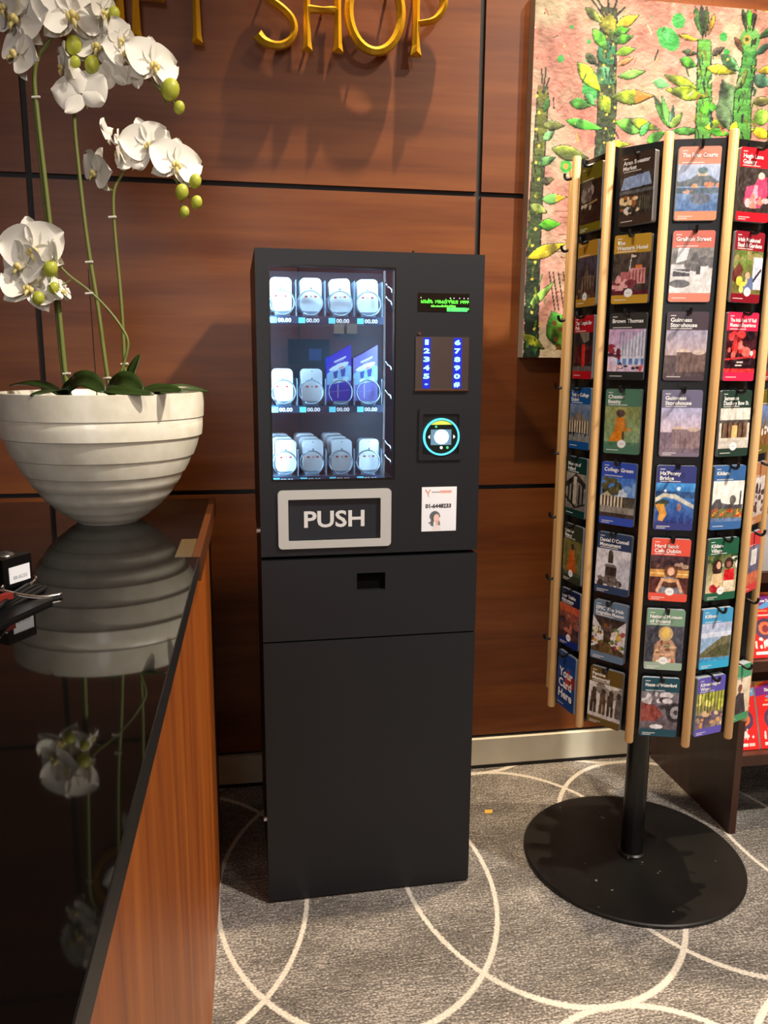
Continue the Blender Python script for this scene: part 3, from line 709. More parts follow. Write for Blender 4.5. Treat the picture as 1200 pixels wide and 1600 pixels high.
link('sticker_print', pic_mesh('sticker_print', sp, .3978, .4867, .9903, 1.1022, -.0016), 'print', st)
link('phone_number', fit_text(text_mesh('01-6448233', .01, .0004), .407, .473, 1.0495, 1.0605, -.0022), 'text_dark', st)
# push flap
pf = obj('flap_frame', ring_y(B(), rrect(.0420, .3195, .958, 1.1020, .010, 5), rrect(FX0, FX1, FZ0, FZ1, .002, 5), -.006, .010), 'silver', vm)
obj('flap', bx(FX0+.001, FX1-.001, .004, .010, FZ0+.001, FZ1-.001), 'push_dark', pf)
link('push_lettering', fit_text(text_mesh('PUSH', .05, .0011), .1050, .2540, 1.0075, 1.0495, .0030), 'push_text', pf)
obj('hinge_pin', tube(B(), [(.002, .03, 1.00), (-.009, .03, 1.00)], .007, 12), 'chrome', vm, smooth='auto')
obj('rim_bolt', tube(B(), [(.375, .03, MH-.002), (.375, .03, MH+.008)], .003, 8), 'black_metal', vm)

# goods inside: travel adapters and blue packs
def adapter_parts():
    P = []
    b = prism_y(B(), rrect(-.0255, .0255, 0, .0780, .011, 5), 0, .034); P.append(('body', b, 'white_plastic', .0025))
    b = prism_y(B(), [(-.003, .050), (.003, .050), (.0012, .0565), (-.0012, .0565)], -.0006, .0002); P.append(('plug_icon', b, 'grey_print', 0))
    b = prism_y(B(), rrect(-.0025, .0025, .071, .0728, .0006, 2), -.0006, .0002); P.append(('slot_mark', b, 'grey_print', 0))
    b = B()
    for x, wd in ((-.015, .006), (-.001, .002), (.008, .006)): box(b, x, x+wd, -.0006, .0002, .033, .037)
    P.append(('red_mark', b, 'red_print', 0))
    return [(n, obj(n, b, m, bevel=bv), m) for n, b, m, bv in P]
proto = adapter_parts()
Mm = Matrix.Translation((MX, MY, 0)) @ Matrix.Rotation(MYAW, 4, 'Z')
first = True
ORD = ['first', 'second', 'third', 'fourth']
def adapter(u, d, z, yaw, label, grp, roll=0):
    p = Mm @ Vector((u, d, z)); t = thing('travel_adapter', label, 'adapter', p, MYAW+yaw, grp); t.rotation_euler.y = roll
    global first
    for n, o, m in proto:
        q = o if first else o.copy()
        if not first: COL.objects.link(q)
        q.parent = t
    first = False
for k, u in enumerate(CU):
    adapter(u+(-.002, .003, .004, .001)[k], .0690, SH[0]+.0135, (0, .05, -.03, .02)[k], 'white travel adapter at the front of the top vending shelf, %s from the left' % ORD[k], 'adapters on the top shelf', (0, 0, -.07, -.03)[k])
for k in range(2):
    adapter(CU[k]+(-.002, .003)[k], .0690, SH[1]+.011, (0, .05)[k], 'white travel adapter on the middle vending shelf, %s from the left' % ORD[k], 'adapters on the middle shelf')
for k, u in enumerate(CU):
    for q in range(3 if k < 3 else 1):
        adapter(u+.004-.006*q, .0690+.0455*q, SH[2]+.011+.004*q, .06, 'white travel adapter in the bottom vending row, %s column, %s' % (ORD[k], ('frontmost', 'second in line', 'rearmost')[q]), 'adapters on the bottom shelf')
# risers that carry the goods clear of the coil
for r, z in enumerate(SH):
    for k, u in enumerate(CU):
        obj('product_rest', bx(u-.018, u+.018, .058, .20, z, z+(.0135 if r == 0 else .011)), 'clear_acrylic', vm)
for k, (u, pale) in enumerate(((.2005, 0), (.2665, 1))):
    p = Mm @ Vector((u, .0695, SH[1]+.011)); z = .137
    t = thing('cable_pack', ('deep blue' if not pale else 'paler violet blue')+' carton with slanted top on the middle vending shelf', 'box', p, MYAW, 'blue cartons on the middle shelf')
    cp = Pic(46, 90); bl = (62, 70, 196) if not pale else (128, 126, 196)
    cp.draw([('G', bl, bl), ('E', .5, .50, .62, .20, (150, 205, 238)), ('R', 0, 0, 1, .36, bl), ('E', .5, .70, .40, .055, (236, 246, 250)), ('P', [(.26, .62), (.46, .62), (.42, .48), (.30, .48)], (60, 84, 160)), ('P', [(.56, .62), (.78, .62), (.74, .48), (.60, .48)], (60, 84, 160)),
        ('E', .35, .44, .10, .03, (240, 248, 250)), ('E', .5, .40, .10, .03, (240, 248, 250)), ('E', .78, .42, .12, .04, (200, 240, 250)), ('E', .60, .66, .12, .02, (232, 150, 130)), ('R', .30, .82, .78, .845, (238, 240, 248)), ('R', .36, .79, .70, .80, (200, 204, 240)), ('R', .44, .06, .47, .34, (196, 204, 240)), ('R', .08, .20, .92, .212, (150, 156, 226))])
    mat('carton_blue', (62, 70, 196), .4); mat('carton_violet', (128, 126, 196), .4)
    bmc = B(); prism_y(bmc, [(-.0305, 0), (.0305, 0), (.0305, z), (-.0305, .104)], 0, .028); obj('carton', bmc, 'carton_violet' if pale else 'carton_blue', t)
    me = pic_mesh('carton_print', cp, -.0303, .0303, .0005, .1362, -.0006)
    for v in me.vertices:      # the print follows the slanted top edge
        v.co.z *= (.104+(z-.104)*(v.co.x+.0305)/.061)/z
    link('carton_print', me, 'print', t)

# ------------------------------------------------------------------ reception counter
CZ = 1.056
ct = thing('counter', 'reception counter with glossy black stone top and orange wood end panel', 'counter', (-.10, -.43, 0))
CXO, CYO = -.10, -.43
def cbx(x0, x1, y0, y1, z0, z1): return bx(x0-CXO, x1-CXO, y0-CYO, y1-CYO, z0, z1)
obj('stone_top', cbx(-2.2, -.1015, -3.9, -1.083, CZ-.030, CZ), 'black_stone', ct)
obj('slab_edge', cbx(-.1015, -.100, -3.9, -1.083, CZ-.030, CZ), 'stone_edge', ct)
rr_ = obj('rear_top', cbx(-2.2, -.112, -1.0825, -.43, CZ-.030, CZ-.0005), 'black_stone', ct)
obj('edge_strip', cbx(-.112, -.098, -1.0825, -.43, CZ-.045, CZ-.0005), 'brass_edge', ct, bevel=.002)
obj('pale_patch', cbx(-.143, -.1125, -1.082, -.93, CZ-.0008, CZ+.0006), 'pale_patch', rr_)  # thin pale patch at the front right corner of the rear top
for k in range(8):
    y1 = -.505-.42*k
    obj('end_board', cbx(-.135, -.115, y1-.42, y1-.0006, .0, CZ-.030), 'counter_wood', ct)
obj('corner_post', cbx(-.175, -.1135, -.505, -.43, 0, CZ-.030), 'dark_post', ct, bevel=.002)
obj('back_panel', cbx(-2.2, -.175, -.455, -.43, 0, CZ-.030), 'dark_post', ct)
obj('front_panel', cbx(-2.2, -.135, -3.86, -3.84, 0, CZ-.030), 'counter_wood', ct)
obj('far_end_panel', cbx(-2.2, -2.18, -3.84, -.455, 0, CZ-.030), 'counter_wood', ct)

# ------------------------------------------------------------------ planter bowl with orchids
BX, BY = -.318, -.705
bowl = thing('planter_bowl', 'large cream ceramic bowl with stepped rings standing on the black counter', 'bowl', (BX, BY, CZ))
BR = [(.2140, .2130, .283, .2300), (.2105, .2080, .229, .1900), (.2030, .1890, .189, .1460), (.1845, .1690, .145, .1100), (.1645, .1505, .109, .0800), (.1460, .1270, .079, .0480), (.1225, .1010, .047, .0250), (.0965, .0750, .024, .0060)]
prof = [(0, .004), (.055, 0), (.066, .0)]
for rt_, rb_, zt, zb in BR[::-1]: prof += [(rb_-.003, zb), (rb_, zb+.0015), ((rt_+rb_)/2+.001, (zt+zb)/2), (rt_, zt)]
prof += [(.2130, .2835), (.2035, .2835), (.2015, .281), (.195, .23), (.15, .13), (0, .10)]
obj('body', lathe(B(), prof, 96), 'glaze', bowl, smooth='auto')
obj('soil', lathe(B(), [(0, .270), (.12, .268), (.1985, .262), (.19, .24), (0, .24)], 48), 'soil', bowl, smooth='auto')

def petal(Lg, Wd, cup, curl, e=.75, q=.6, ns=9, nt=7):
    bm = B(); R = []
    for i in range(ns):
        s = .03+.96*i/(ns-1); w = max(math.sin(PI*s**e), .02)**q*Wd/2; row = []
        for j in range(nt):
            t_ = -1+2*j/(nt-1)
            row.append(bm.verts.new((t_*w, -cup*(t_*t_-.4)*Wd+curl*Lg*s*s+.012*Lg*math.sin(7*s+3*t_), s*Lg)))
        R.append(row)
    for a, b in zip(R, R[1:]):
        for j in range(nt-1): bm.faces.new((a[j], a[j+1], b[j+1], b[j]))
    me = bpy.data.meshes.new('petal'); bmesh.ops.recalc_face_normals(bm, faces=bm.faces); bm.to_mesh(me); bm.free()
    for p in me.polygons: p.use_smooth = True
    me.materials.append(MATS['petal']); return me
PET_W = petal(.52, .66, .10, .10, .62, .55); PET_S = petal(.50, .34, .12, .14, .75, .6); PET_D = petal(.44, .30, .14, .22, .75, .6)
lb = sphere(B(), (0, -.09, -.02), .055, 1.0, 10); sphere(lb, (-.055, -.08, -.04), .038, 1.3, 8); sphere(lb, (.055, -.08, -.04), .038, 1.3, 8); tube(lb, [(0, -.06, -.05), (0, -.13, -.13), (0, -.12, -.20)], [.03, .028, .01], 8)
LIP = obj('flower', lb, 'lip_yellow', smooth=True); LIPM = LIP.data; bpy.data.objects.remove(LIP)
BUD = sphere(B(), (0, 0, 0), .5, 1.2, 10); BUDM = bpy.data.meshes.new('bud'); BUD.to_mesh(BUDM); BUD.free(); BUDM.materials.append(MATS['bud_green'])
for p in BUDM.polygons: p.use_smooth = True
MPP = .00149
def flower(root, px, py, size, yaw=0, tilt=0, roll=0, Y=-.72):
    p = at(px, py, Y); o = link('flower', LIPM, None, root, p-root.location); s = size*MPP
    o.scale = (s, s, s); o.rotation_mode = 'XYZ'; o.rotation_euler = (math.radians(tilt), math.radians(roll), math.radians(yaw)+.17)
    for me, ang, y in ((PET_S, 0, .02), (PET_D, 125, .02), (PET_D, -125, .02), (PET_W, 68, -.01), (PET_W, -68, -.015)):
        c = link('petal', me, None, o, (0, y, 0), (0, math.radians(ang), 0))
    return p
def bud(root, px, py, d, Y=-.72):
    p = at(px, py, Y); o = link('bud', BUDM, None, root, p-root.location); o.scale = (d*MPP,)*3; o.rotation_euler = (.3, .4, 0); return p
def stem(root, pts, r0, r1, Y=-.72, name='stem', m='stem_green'):
    P = smooth_path([at(x, y, Y if len(q) == 0 else q[0])-root.location for x, y, *q in pts], 6); n = len(P)
    return obj(name, tube(B(), P, [r0+(r1-r0)*i/(n-1) for i in range(n)], 8), m, root, smooth=True)
def clip(root, px, py, Y=-.72):
    p = at(px, py, Y)-root.location; obj('clip', tube(B(), [p+Vector((-.008, -.003, 0)), p+Vector((.008, -.005, .001))], .0022, 6), 'clip', root)
def orchid(label, px, Y): 
    p = at(px, 625, Y); return thing('orchid_spray', label, 'flower', (p.x, Y, CZ+.27), 0, 'artificial orchid sprays in the bowl')
# tall left spray
Y1 = -.74
o1 = orchid('tallest white orchid spray on the left with big blossoms at the photo corner', 107, Y1)
stem(o1, [(112, 625), (103, 590), (92, 480), (76, 330), (60, 190), (54, 120), (62, 85), (80, 60), (95, 40)], .0052, .0036, Y1)
stem(o1, [(108, 625), (98, 588), (84, 450), (68, 310), (56, 190), (52, 130), (56, 70), (40, 30)], .0030, .0026, Y1+.010, 'stem')
stem(o1, [(62, 85), (76, 70), (79, 50)], .002, .0015, Y1)
for x, y in ((57, 153), (105, 584)): clip(o1, x, y, Y1)
for a in ((28, 26, 92, -40, 10, 20), (110, 22, 98, 15, 5, -8), (66, 0, 90, -10, 10, 30), (28, 84, 74, -55, -10, 40), (160, 18, 60, 60, 20, 20), (8, 10, 70, -60, 15, -20)): flower(o1, *a, Y=Y1-.012)
bud(o1, 160, 8, 16, Y1)
# second spray, arching right
Y2 = -.715
o2 = orchid('tall white orchid spray arching right across the gold letters', 170, Y2)
stem(o2, [(176, 625), (168, 590), (153, 480), (137, 380), (126, 290), (117, 200), (118, 165), (128, 135), (150, 116), (185, 110), (215, 112), (244, 135), (265, 155), (280, 168)], .0046, .0018, Y2)
for x, y in ((140, 410), (168, 591)): clip(o2, x, y, Y2)
for a in ((153, 72, 78, -10, 0, 10), (128, 148, 76, 165, 0, 15), (192, 82, 62, 35, 0, -20), (100, 102, 58, -75, 10, 20), (238, 102, 82, 25, -5, 6), (176, 120, 46, 150, -40, 10), (206, 122, 36, 150, -30, -20), (188, 62, 55, 50, 20, 30)): flower(o2, *a, Y=Y2-.012)
for x, y, d in ((115, 71, 21), (117, 98, 15), (144, 101, 20), (266, 140, 25), (280, 168, 15), (178, 22, 16)): bud(o2, x, y, d, Y2-.016)
stem(o2, [(248, 130), (252, 142), (260, 165), (262, 168)], .0016, .0014, Y2)
# third spray, shorter, arching right
Y3 = -.70
o3 = orchid('shorter white orchid spray arching right with four green buds below', 196, Y3)
stem(o3, [(200, 625), (196, 590), (190, 480), (181, 380), (177, 320), (180, 292), (192, 272), (204, 250), (230, 240), (262, 268), (282, 292), (297, 310)], .0040, .0016, Y3)
stem(o3, [(179, 300), (170, 294), (160, 282)], .0018, .0014, Y3)
stem(o3, [(286, 296), (284, 315), (287, 331)], .0014, .0012, Y3); stem(o3, [(276, 282), (290, 284), (305, 283)], .0014, .0012, Y3)
for x, y in ((176, 340), (195, 569)): clip(o3, x, y, Y3)
for a in ((150, 268, 66, -55, 10, 30), (188, 236, 56, -100, 10, 20), (206, 252, 50, 160, 20, 0), (230, 226, 74, 10, 0, -18), (274, 257, 80, 15, -5, 12), (168, 208, 40, -80, 40, 60)): flower(o3, *a, Y=Y3-.012)
for x, y, d in ((305, 283, 17), (284, 300, 19), (307, 316, 16), (288, 331, 14)): bud(o3, x, y, d, Y3-.016)
# low spray bending left
Y4 = -.76
o4 = orchid('low white orchid spray bending left with three yellow green buds', 186, Y4)
stem(o4, [(176, 625), (184, 598), (196, 560), (200, 535), (192, 515), (170, 485), (140, 455), (110, 432), (96, 418), (92, 408), (86, 408)], .0032, .0022, Y4)
stem(o4, [(110, 438), (96, 446), (84, 449), (66, 462)], .0014, .0012, Y4); stem(o4, [(92, 412), (85, 416), (79, 420)], .0014, .0012, Y4)
stem(o4, [(79, 425), (78, 440), (76, 448)], .0014, .0012, Y4)
clip(o4, 140, 459, Y4)
for a in ((52, 390, 90, -15, 0, -10), (34, 414, 76, -45, 0, 20), (46, 452, 82, -10, -25, 14), (96, 455, 44, 60, -20, 0), (80, 400, 50, 110, 0, 20)): flower(o4, *a, Y=Y4-.012)
for x, y, d in ((79, 420, 19), (84, 450, 14), (60, 466, 16)): bud(o4, x, y, d, Y4-.03)
tag(obj('plant_stake', tube(B(), [at(138, 420, -.69), at(152, 625, -.69)], .0012, 6), 'stake'), 'thin dark stake standing in the bowl between the orchid stems', 'stake')
# leaves
def leaf(P, wd, nrm=Vector((0, -.35, .94)), n=14):
    P = smooth_path(P, 5); bm = B(); R = []; m = len(P)
    for i, p in enumerate(P):
        d = (P[min(i+1, m-1)]-P[max(i-1, 0)]).normalized(); s = d.cross(nrm).normalized(); u = s.cross(d); t_ = i/(m-1)
        w = wd*max(.06, math.sin(PI*min(.98, .06+.92*t_)**.9))**.6
        R.append([bm.verts.new(p+s*w*k/2+u*w*.16*(k*k)) for k in (-1, -.5, 0, .5, 1)]+[bm.verts.new(p+s*w*k/2+u*(w*.16*(k*k)-.0018)) for k in (1, .5, 0, -.5, -1)])
    for a, b in zip(R, R[1:]):
        for k in range(10): bm.faces.new((a[k], a[(k+1) % 10], b[(k+1) % 10], b[k]))
    bm.faces.new(R[0]); bm.faces.new(R[-1][::-1]); return bm
ZL = CZ+.27
def LP(px, py, Y, root): return at(px, py, Y)-root.location
leaf_specs = [
    (o1, [(108, 622, -.74), (112, 606, -.78), (135, 596, -.83), (162, 612, -.88)], .052, Vector((.2, -.9, .5))), (o1, [(100, 620, -.74), (70, 604, -.72), (40, 600, -.70), (16, 602, -.66)], .030, Vector((0, -.3, 1))),
    (o1, [(102, 622, -.75), (96, 612, -.80), (82, 611, -.85), (48, 618, -.90)], .028, Vector((0, -.3, 1))),
    (o2, [(172, 622, -.73), (182, 602, -.78), (200, 598, -.82), (221, 612, -.88)], .050, Vector((.1, -.9, .5))), (o3, [(196, 618, -.69), (202, 594, -.68), (210, 572, -.66), (218, 554, -.64)], .030, Vector((-.6, -.8, .2))),
    (o3, [(204, 622, -.70), (226, 612, -.73), (246, 606, -.76), (262, 606, -.80)], .030, Vector((0, -.6, .8))), (o2, [(200, 624, -.73), (225, 614, -.80), (255, 609, -.86), (284, 612, -.90)], .034, Vector((0, -.6, .8))),
    (o4, [(190, 624, -.76), (240, 614, -.76), (290, 608, -.74), (326, 612, -.70)], .034, Vector((0, -.5, .9))), (o4, [(182, 622, -.76), (160, 610, -.83), (185, 612, -.88), (240, 616, -.91)], .030, Vector((0, -.6, .8)))]
for r_, P, wd, nr in leaf_specs: obj('leaf', leaf([LP(x, y, Y, r_) for x, y, Y in P], wd, nr), 'leaf_green', r_, smooth=True)

# ------------------------------------------------------------------ black sensor box with cables on the counter
SX, SY = -.366, -1.30
sb = thing('sensor_box', 'small black boxy device with white sticker on a coil of cables on the counter', 'device', (SX, SY, CZ), math.radians(60))
obj('housing', bx(-.027, .027, -.024, .024, .020, .064), 'black_gloss', sb, bevel=.006, seg=3)
obj('dome_button', lathe(B(), [(.014, .0638), (.013, .066), (.009, .0675), (.004, .0695), (0, .070)], 20), 'steel', sb, smooth=True)
obj('sticker', bx(-.017, .022, -.0250, -.0238, .026, .050), 'sticker', sb)
link('sticker_code', fit_text(text_mesh('8B-BC02', .01), -.010, .016, .031, .036, -.0252), 'grey_print', sb)
obj('cradle', tube(B(), smooth_path([(-.05, -.045, .035), (-.027, -.031, .012), (0, -.034, .015), (.028, -.028, .023), (.04, -.014, .022), (.036, -.012, .010), (.012, -.03, .008), (-.02, -.036, .006)], 6), .0024, 8), 'chrome', sb, smooth=True)
obj('bracket_arm', tube(B(), smooth_path([(-.09, -.03, .05), (-.04, -.046, .022), (.0, -.062, .006), (.03, -.075, .004)], 5), .003, 8), 'chrome', sb, smooth=True)
for k in range(4):
    obj('cable', tube(B(), smooth_path([(-.10, -.06-.008*k, .010+.003*k), (-.05, -.055, .006+.004*k), (.01, -.05+.006*k, .010+.003*k), (.045, -.028+.006*k, .006), (.05-.004*k, -.006, .005), (.02, .0, .006+.003*k), (-.05, .01, .012)], 6), .0034, 8), 'black_paint', sb, smooth=True)
obj('red_plug', bx(-.085, -.048, -.062, -.050, .018, .026), 'red_cable', sb, bevel=.002)
pd = B(); a_ = [pd.verts.new(v) for v in ((-.12, -.10, 0), (.0, -.085, 0), (.058, -.03, 0), (.045, .012, 0), (-.12, .03, 0))]; b_ = [pd.verts.new(v.co+Vector((0, 0, .005))) for v in a_]
pd.faces.new(a_[::-1]); pd.faces.new(b_)
for i in range(5): pd.faces.new((a_[i], a_[(i+1) % 5], b_[(i+1) % 5], b_[i]))
obj('rubber_mat', pd, 'black_paint', sb)

# ------------------------------------------------------------------ rotating card stand
CXS, CYS, A0, RS = 1.06, -.576, 3.072, .26
cs = thing('card_stand', 'tall twelve-sided black rotating card stand with pale wood dowels and round base', 'display stand', (CXS, CYS, 0))
obj('base_disc', lathe(B(), [(0, 0), (.306, 0), (.309, .003), (.309, .009), (.306, .012), (0, .012)], 96), 'base_black', cs, smooth='auto')
obj('pole', lathe(B(), [(0, .012), (.031, .012), (.031, .50), (0, .50)], 40), 'black_gloss', cs, smooth='auto')
obj('collar', lathe(B(), [(.031, .012), (.038, .012), (.038, .018), (.033, .022), (.031, .022)], 40), 'base_black', cs, smooth='auto')
obj('underside', lathe(B(), [(0, .492), (.232, .492), (.232, .502), (0, .502)], 12), 'black_paint', cs, rot=(0, 0, A0))
obj('lid', lathe(B(), [(0, 1.872), (.230, 1.872), (.230, 1.886), (0, 1.886)], 12), 'black_paint', cs, rot=(0, 0, A0))
AP = .2325
def shared(name, bm, m, smooth=False):
    o = obj(name, bm, m, smooth=smooth); me = o.data; bpy.data.objects.remove(o); return me
PAN = shared('side_panel', bx(-.0605, .0605, -AP, -AP+.010, .490, 1.893), 'black_paint')
FIN = shared('fin', bx(-.0055, .0055, -RS+.008, -.236, .486, 1.896), 'black_paint')
DOW = shared('dowel', lathe(B(), [(0, .474), (.0085, .474), (.0105, .477), (.0105, 1.901), (.0085, 1.904), (0, 1.904)], 16), 'dowel_wood', 'auto')
hk = tube(B(), smooth_path([(0, -AP+.002, .012), (0, -AP-.016, .012), (0, -AP-.034, .006), (0, -AP-.042, .010), (0, -AP-.044, .020)], 4), .0036, 8); box(hk, -.009, .009, -AP-.003, -AP+.001, .004, .026)
HOOK = shared('hook', hk, 'black_paint', 'auto')
ROWZ = [1.872-.1747*i for i in range(8)]
for k in range(12):
    th = A0+(k+.5)*PI/6; ph = th+PI/2
    pnl = link('side_panel', PAN, None, cs, rot=(0, 0, ph))
    for z in ROWZ: link('hook', HOOK, None, pnl, (0, 0, z-.012))
    a = A0+k*PI/6
    link('fin', FIN, None, cs, rot=(0, 0, a+PI/2))
    link('dowel', DOW, None, cs, (RS*math.cos(a), RS*math.sin(a), 0))

# cards ------------------------------------------------------------
CW, CH = .0885, .1535
rc = random.Random(7)
SEAL = 1
def card(face, row, col, title, ops, label, foot=None, pic=(.0, .13, 1, .765), seal=None, tcol='text_white', th_=.008, tsize=None, sub=True, yaw=None, tilt=0, full=False, dx=0):
    th = A0+(face+.5)*PI/6; ph = th+PI/2; ztop = ROWZ[row]
    ya = rc.uniform(-.06, .06) if yaw is None else yaw
    n = Vector((math.cos(th), math.sin(th), 0)); tg = Vector((-math.sin(th), math.cos(th), 0))
    pos = Vector((CXS, CYS, ztop))+n*(AP+.020)+tg*dx
    t = thing('card_stack', label, 'card', pos, ph+ya, 'souvenir cards hanging on the stand'); t.rotation_euler.y = rc.uniform(-.012, .012)+tilt
    hw = CW/2
    if '|' in title: pic = (pic[0], pic[1], pic[2], .738)
    ol = rrect(-hw, hw, -CH, 0, .005, 3)
    n_ = len(ol); top = [(x, z) for x, z in ol]
    bm = B(); prism_y(bm, top, 0, th_); obj('card_block', bm, 'page_edge', t)
    p = Pic(62, 108); foot = foot or col
    p.draw([('G', col, col)]); p.region(0, 0, 1, pic[1]).draw([('G', foot, foot)])
    p.region(*pic).draw(ops).draw([('N', 18, 22, face*8+row), ('N', 14, 9, face*8+row+99), ('N', 8, 55, face*8+row+50)]).region(0, 0, 1, 1)
    lt = tuple(min(255, c+70) for c in col)
    if sub: p.draw([('R', .09, pic[3]+.014, .62, pic[3]+.021, (236, 232, 226))])
    p.draw([('R', .08, .938, .20, .947, (236, 234, 230)), ('R', .07, .050, .42, .058, (225, 222, 218))])
    if rc.random() > .4: p.draw([('R', .07, .028, .30, .035, (225, 222, 218))])
    if seal: p.draw([('E', seal, .155, .115, .062, (238, 238, 236)), ('R', seal-.06, .148, seal+.06, .162, (200, 200, 204))])
    p.c = np.clip(p.c, 0, 1)
    link('cover', pic_mesh('cover', p, -hw, hw, -CH, 0, -.0005, .005), 'print', t)
    if title:
        lines = title.split('|'); ls = tsize or .0125; zt = -.0125
        bmx = None
        for i, s in enumerate(lines):
            me = text_mesh(s, ls, .0003)
            xs = [v.co.x for v in me.vertices]; wdt = max(xs)-min(xs); sc = min(1, .074/wdt)
            for v in me.vertices: v.co = (-hw+.007+(v.co.x-min(xs))*sc, -.0012, zt-ls*.78-i*ls*.92+v.co.z)
            link('title', me, tcol, t)
    return t
BK = (26, 22, 22); SKY = (150, 180, 214)
def people(x, y, h, c): return [('E', x, y+h*.86, h*.16, h*.10, (206, 160, 130)), ('P', [(x-h*.22, y), (x-h*.2, y+h*.7), (x+h*.2, y+h*.7), (x+h*.22, y)], c)]
# far-left bay
card(0, 0, (104, 98, 14), '', [('G', (38, 24, 22), (30, 24, 20)), ('S', 10, 3, .1, .6, .5, .95, .12, [(150, 140, 130), (96, 84, 76)]), ('L', .1, .42, .8, .5, .05, (140, 118, 70)), ('S', 6, 8, .05, .36, .5, .44, .06, [(190, 180, 160), (90, 70, 40)])], 'dark olive card with a dim pale photo, topmost in the leftmost bay', th_=.010)
card(0, 1, (178, 130, 34), '', [('G', (40, 30, 28), (58, 60, 78)), ('P', [(.2, 0), (.2, .5), (.42, .55), (.5, .9), (.58, .55), (.9, .5), (.9, 0)], (104, 84, 66)), ('C', .2, .1, .9, .5, 5, .35, (52, 38, 34)), ('S', 8, 5, 0, 0, 1, .2, .1, [(80, 50, 40), (120, 90, 60)])], 'mustard card with a shadowy castle photo in the leftmost bay', seal=.45)
card(0, 2, (176, 10, 26), 'The Temple Bar|Pub', [('G', (40, 32, 32), (36, 30, 34)), ('P', [(.3, 1), (.55, .7), (.8, .8), (.8, 1)], (120, 108, 92)), ('R', .05, .2, .95, .62, (88, 20, 22)), ('C', .05, .25, .95, .6, 6, .4, (44, 20, 22)), ('R', .45, .12, .62, .68, (206, 40, 34)), ('R', 0, 0, 1, .12, (92, 84, 80))], 'scarlet card with a red corner pub photo in the leftmost bay', th_=.010)
card(0, 3, (12, 78, 140), 'Trinity College|Dublin', [('G', (70, 78, 88), (110, 130, 160)), ('P', [(.0, .55), (.45, .8), (.9, .55)], (120, 108, 92)), ('R', .0, .22, 1, .55, (66, 54, 46)), ('C', .0, .22, 1, .55, 8, .5, (206, 190, 160)), ('R', 0, 0, 1, .2, (128, 128, 126)), ('S', 6, 4, 0, .16, 1, .22, .05, [(24, 24, 26)])], 'mid blue card with a columned stone portico photo in the leftmost bay', th_=.014)
card(0, 4, (14, 52, 48), 'Museum of|Ireland', [('G', (110, 104, 96), (150, 140, 124)), ('P', [(0, .7), (.5, 1), (1, .75), (1, .6), (.5, .8), (0, .55)], (44, 38, 36)), ('C', .1, .15, 1, .7, 5, .5, (30, 28, 28)), ('R', .38, .15, .55, .9, (176, 166, 150)), ('L', 0, .3, .5, .05, .06, (26, 26, 26)), ('L', .5, .05, 1, .2, .05, (40, 40, 40))], 'dark green card with a black and white colonnade photo in the leftmost bay')
card(0, 5, (52, 56, 40), 'Chester|Beatty', [('G', (104, 104, 66), (112, 104, 52)), ('E', .5, .80, .10, .09, (84, 60, 44)), ('P', [(.36, .72), (.6, .72), (.72, .1), (.2, .1)], (186, 92, 30)), ('R', 0, 0, 1, .10, (70, 84, 62))], 'dim olive card with an orange-robed figure, third from the bottom of the leftmost bay', seal=.45, th_=.006)
card(0, 6, (22, 30, 66), 'Your Dublin|Adventure', [('G', (70, 50, 50), (160, 84, 60)), ('R', 0, .8, 1, 1, (196, 92, 56)), ('S', 14, 6, 0, .1, 1, .8, .1, [(150, 80, 66), (64, 50, 56), (186, 110, 84)])], 'navy card with a rusty orange photo, second from the bottom of the leftmost bay', foot=(22, 44, 120), seal=.5)
t8 = card(0, 7, (26, 66, 132), '', [('G', (24, 60, 126), (28, 72, 144)), ('S', 5, 12, .4, .5, .9, .8, .18, [(150, 50, 44), (190, 70, 50)])], 'plain blue card with large white lettering at the foot of the leftmost bay', sub=False)
for i, s in enumerate(('Your', 'Card', 'Here')):
    me = fit_text(text_mesh(s, .03, .0009), -.034, .034 if i != 1 else .030, -.068-.030*i, -.044-.030*i, -.0014); link('title', me, 'text_white', t8)
# second bay
card(1, 0, (66, 48, 38), 'Aran Sweater|Market', [('G', (50, 42, 38), (70, 60, 54)), ('P', [(.03, .62), (.12, .9), (.85, .95), (.95, .66)], (150, 170, 206)), ('R', 0, .52, 1, .60, (100, 100, 104)), ('R', .02, .08, .95, .5, (60, 48, 40)), ('S', 12, 3, .05, .12, .6, .44, .07, [(200, 140, 60), (150, 90, 50), (230, 200, 150)]), ('S', 9, 4, .2, .1, .9, .2, .06, [(226, 220, 214), (60, 56, 52)]), ('C', .62, .12, .94, .42, 5, .4, (96, 96, 76))], 'dark brown card with a market hall photo, topmost in the second bay', th_=.016, yaw=-.22)
card(1, 1, (190, 146, 44), 'The|Western Hotel', [('G', (64, 52, 48), (74, 62, 54)), ('L', .45, .5, .5, .96, .02, (220, 210, 200)), ('P', [(.5, .96), (.66, .90), (.5, .88)], (230, 200, 190)), ('R', .46, .25, .9, .62, (206, 140, 136)), ('C', .46, .28, .9, .60, 5, .35, (130, 64, 70)), ('R', .22, .3, .46, .55, (180, 100, 104)), ('S', 14, 5, .02, .1, .55, .36, .09, [(220, 160, 156), (120, 50, 60), (180, 110, 110)]), ('R', .62, .62, .80, .7, (210, 110, 50)), ('R', 0, 0, 1, .1, (92, 30, 44))], 'golden yellow card with a pink castle-like hotel photo in the second bay', seal=.46, th_=.011)
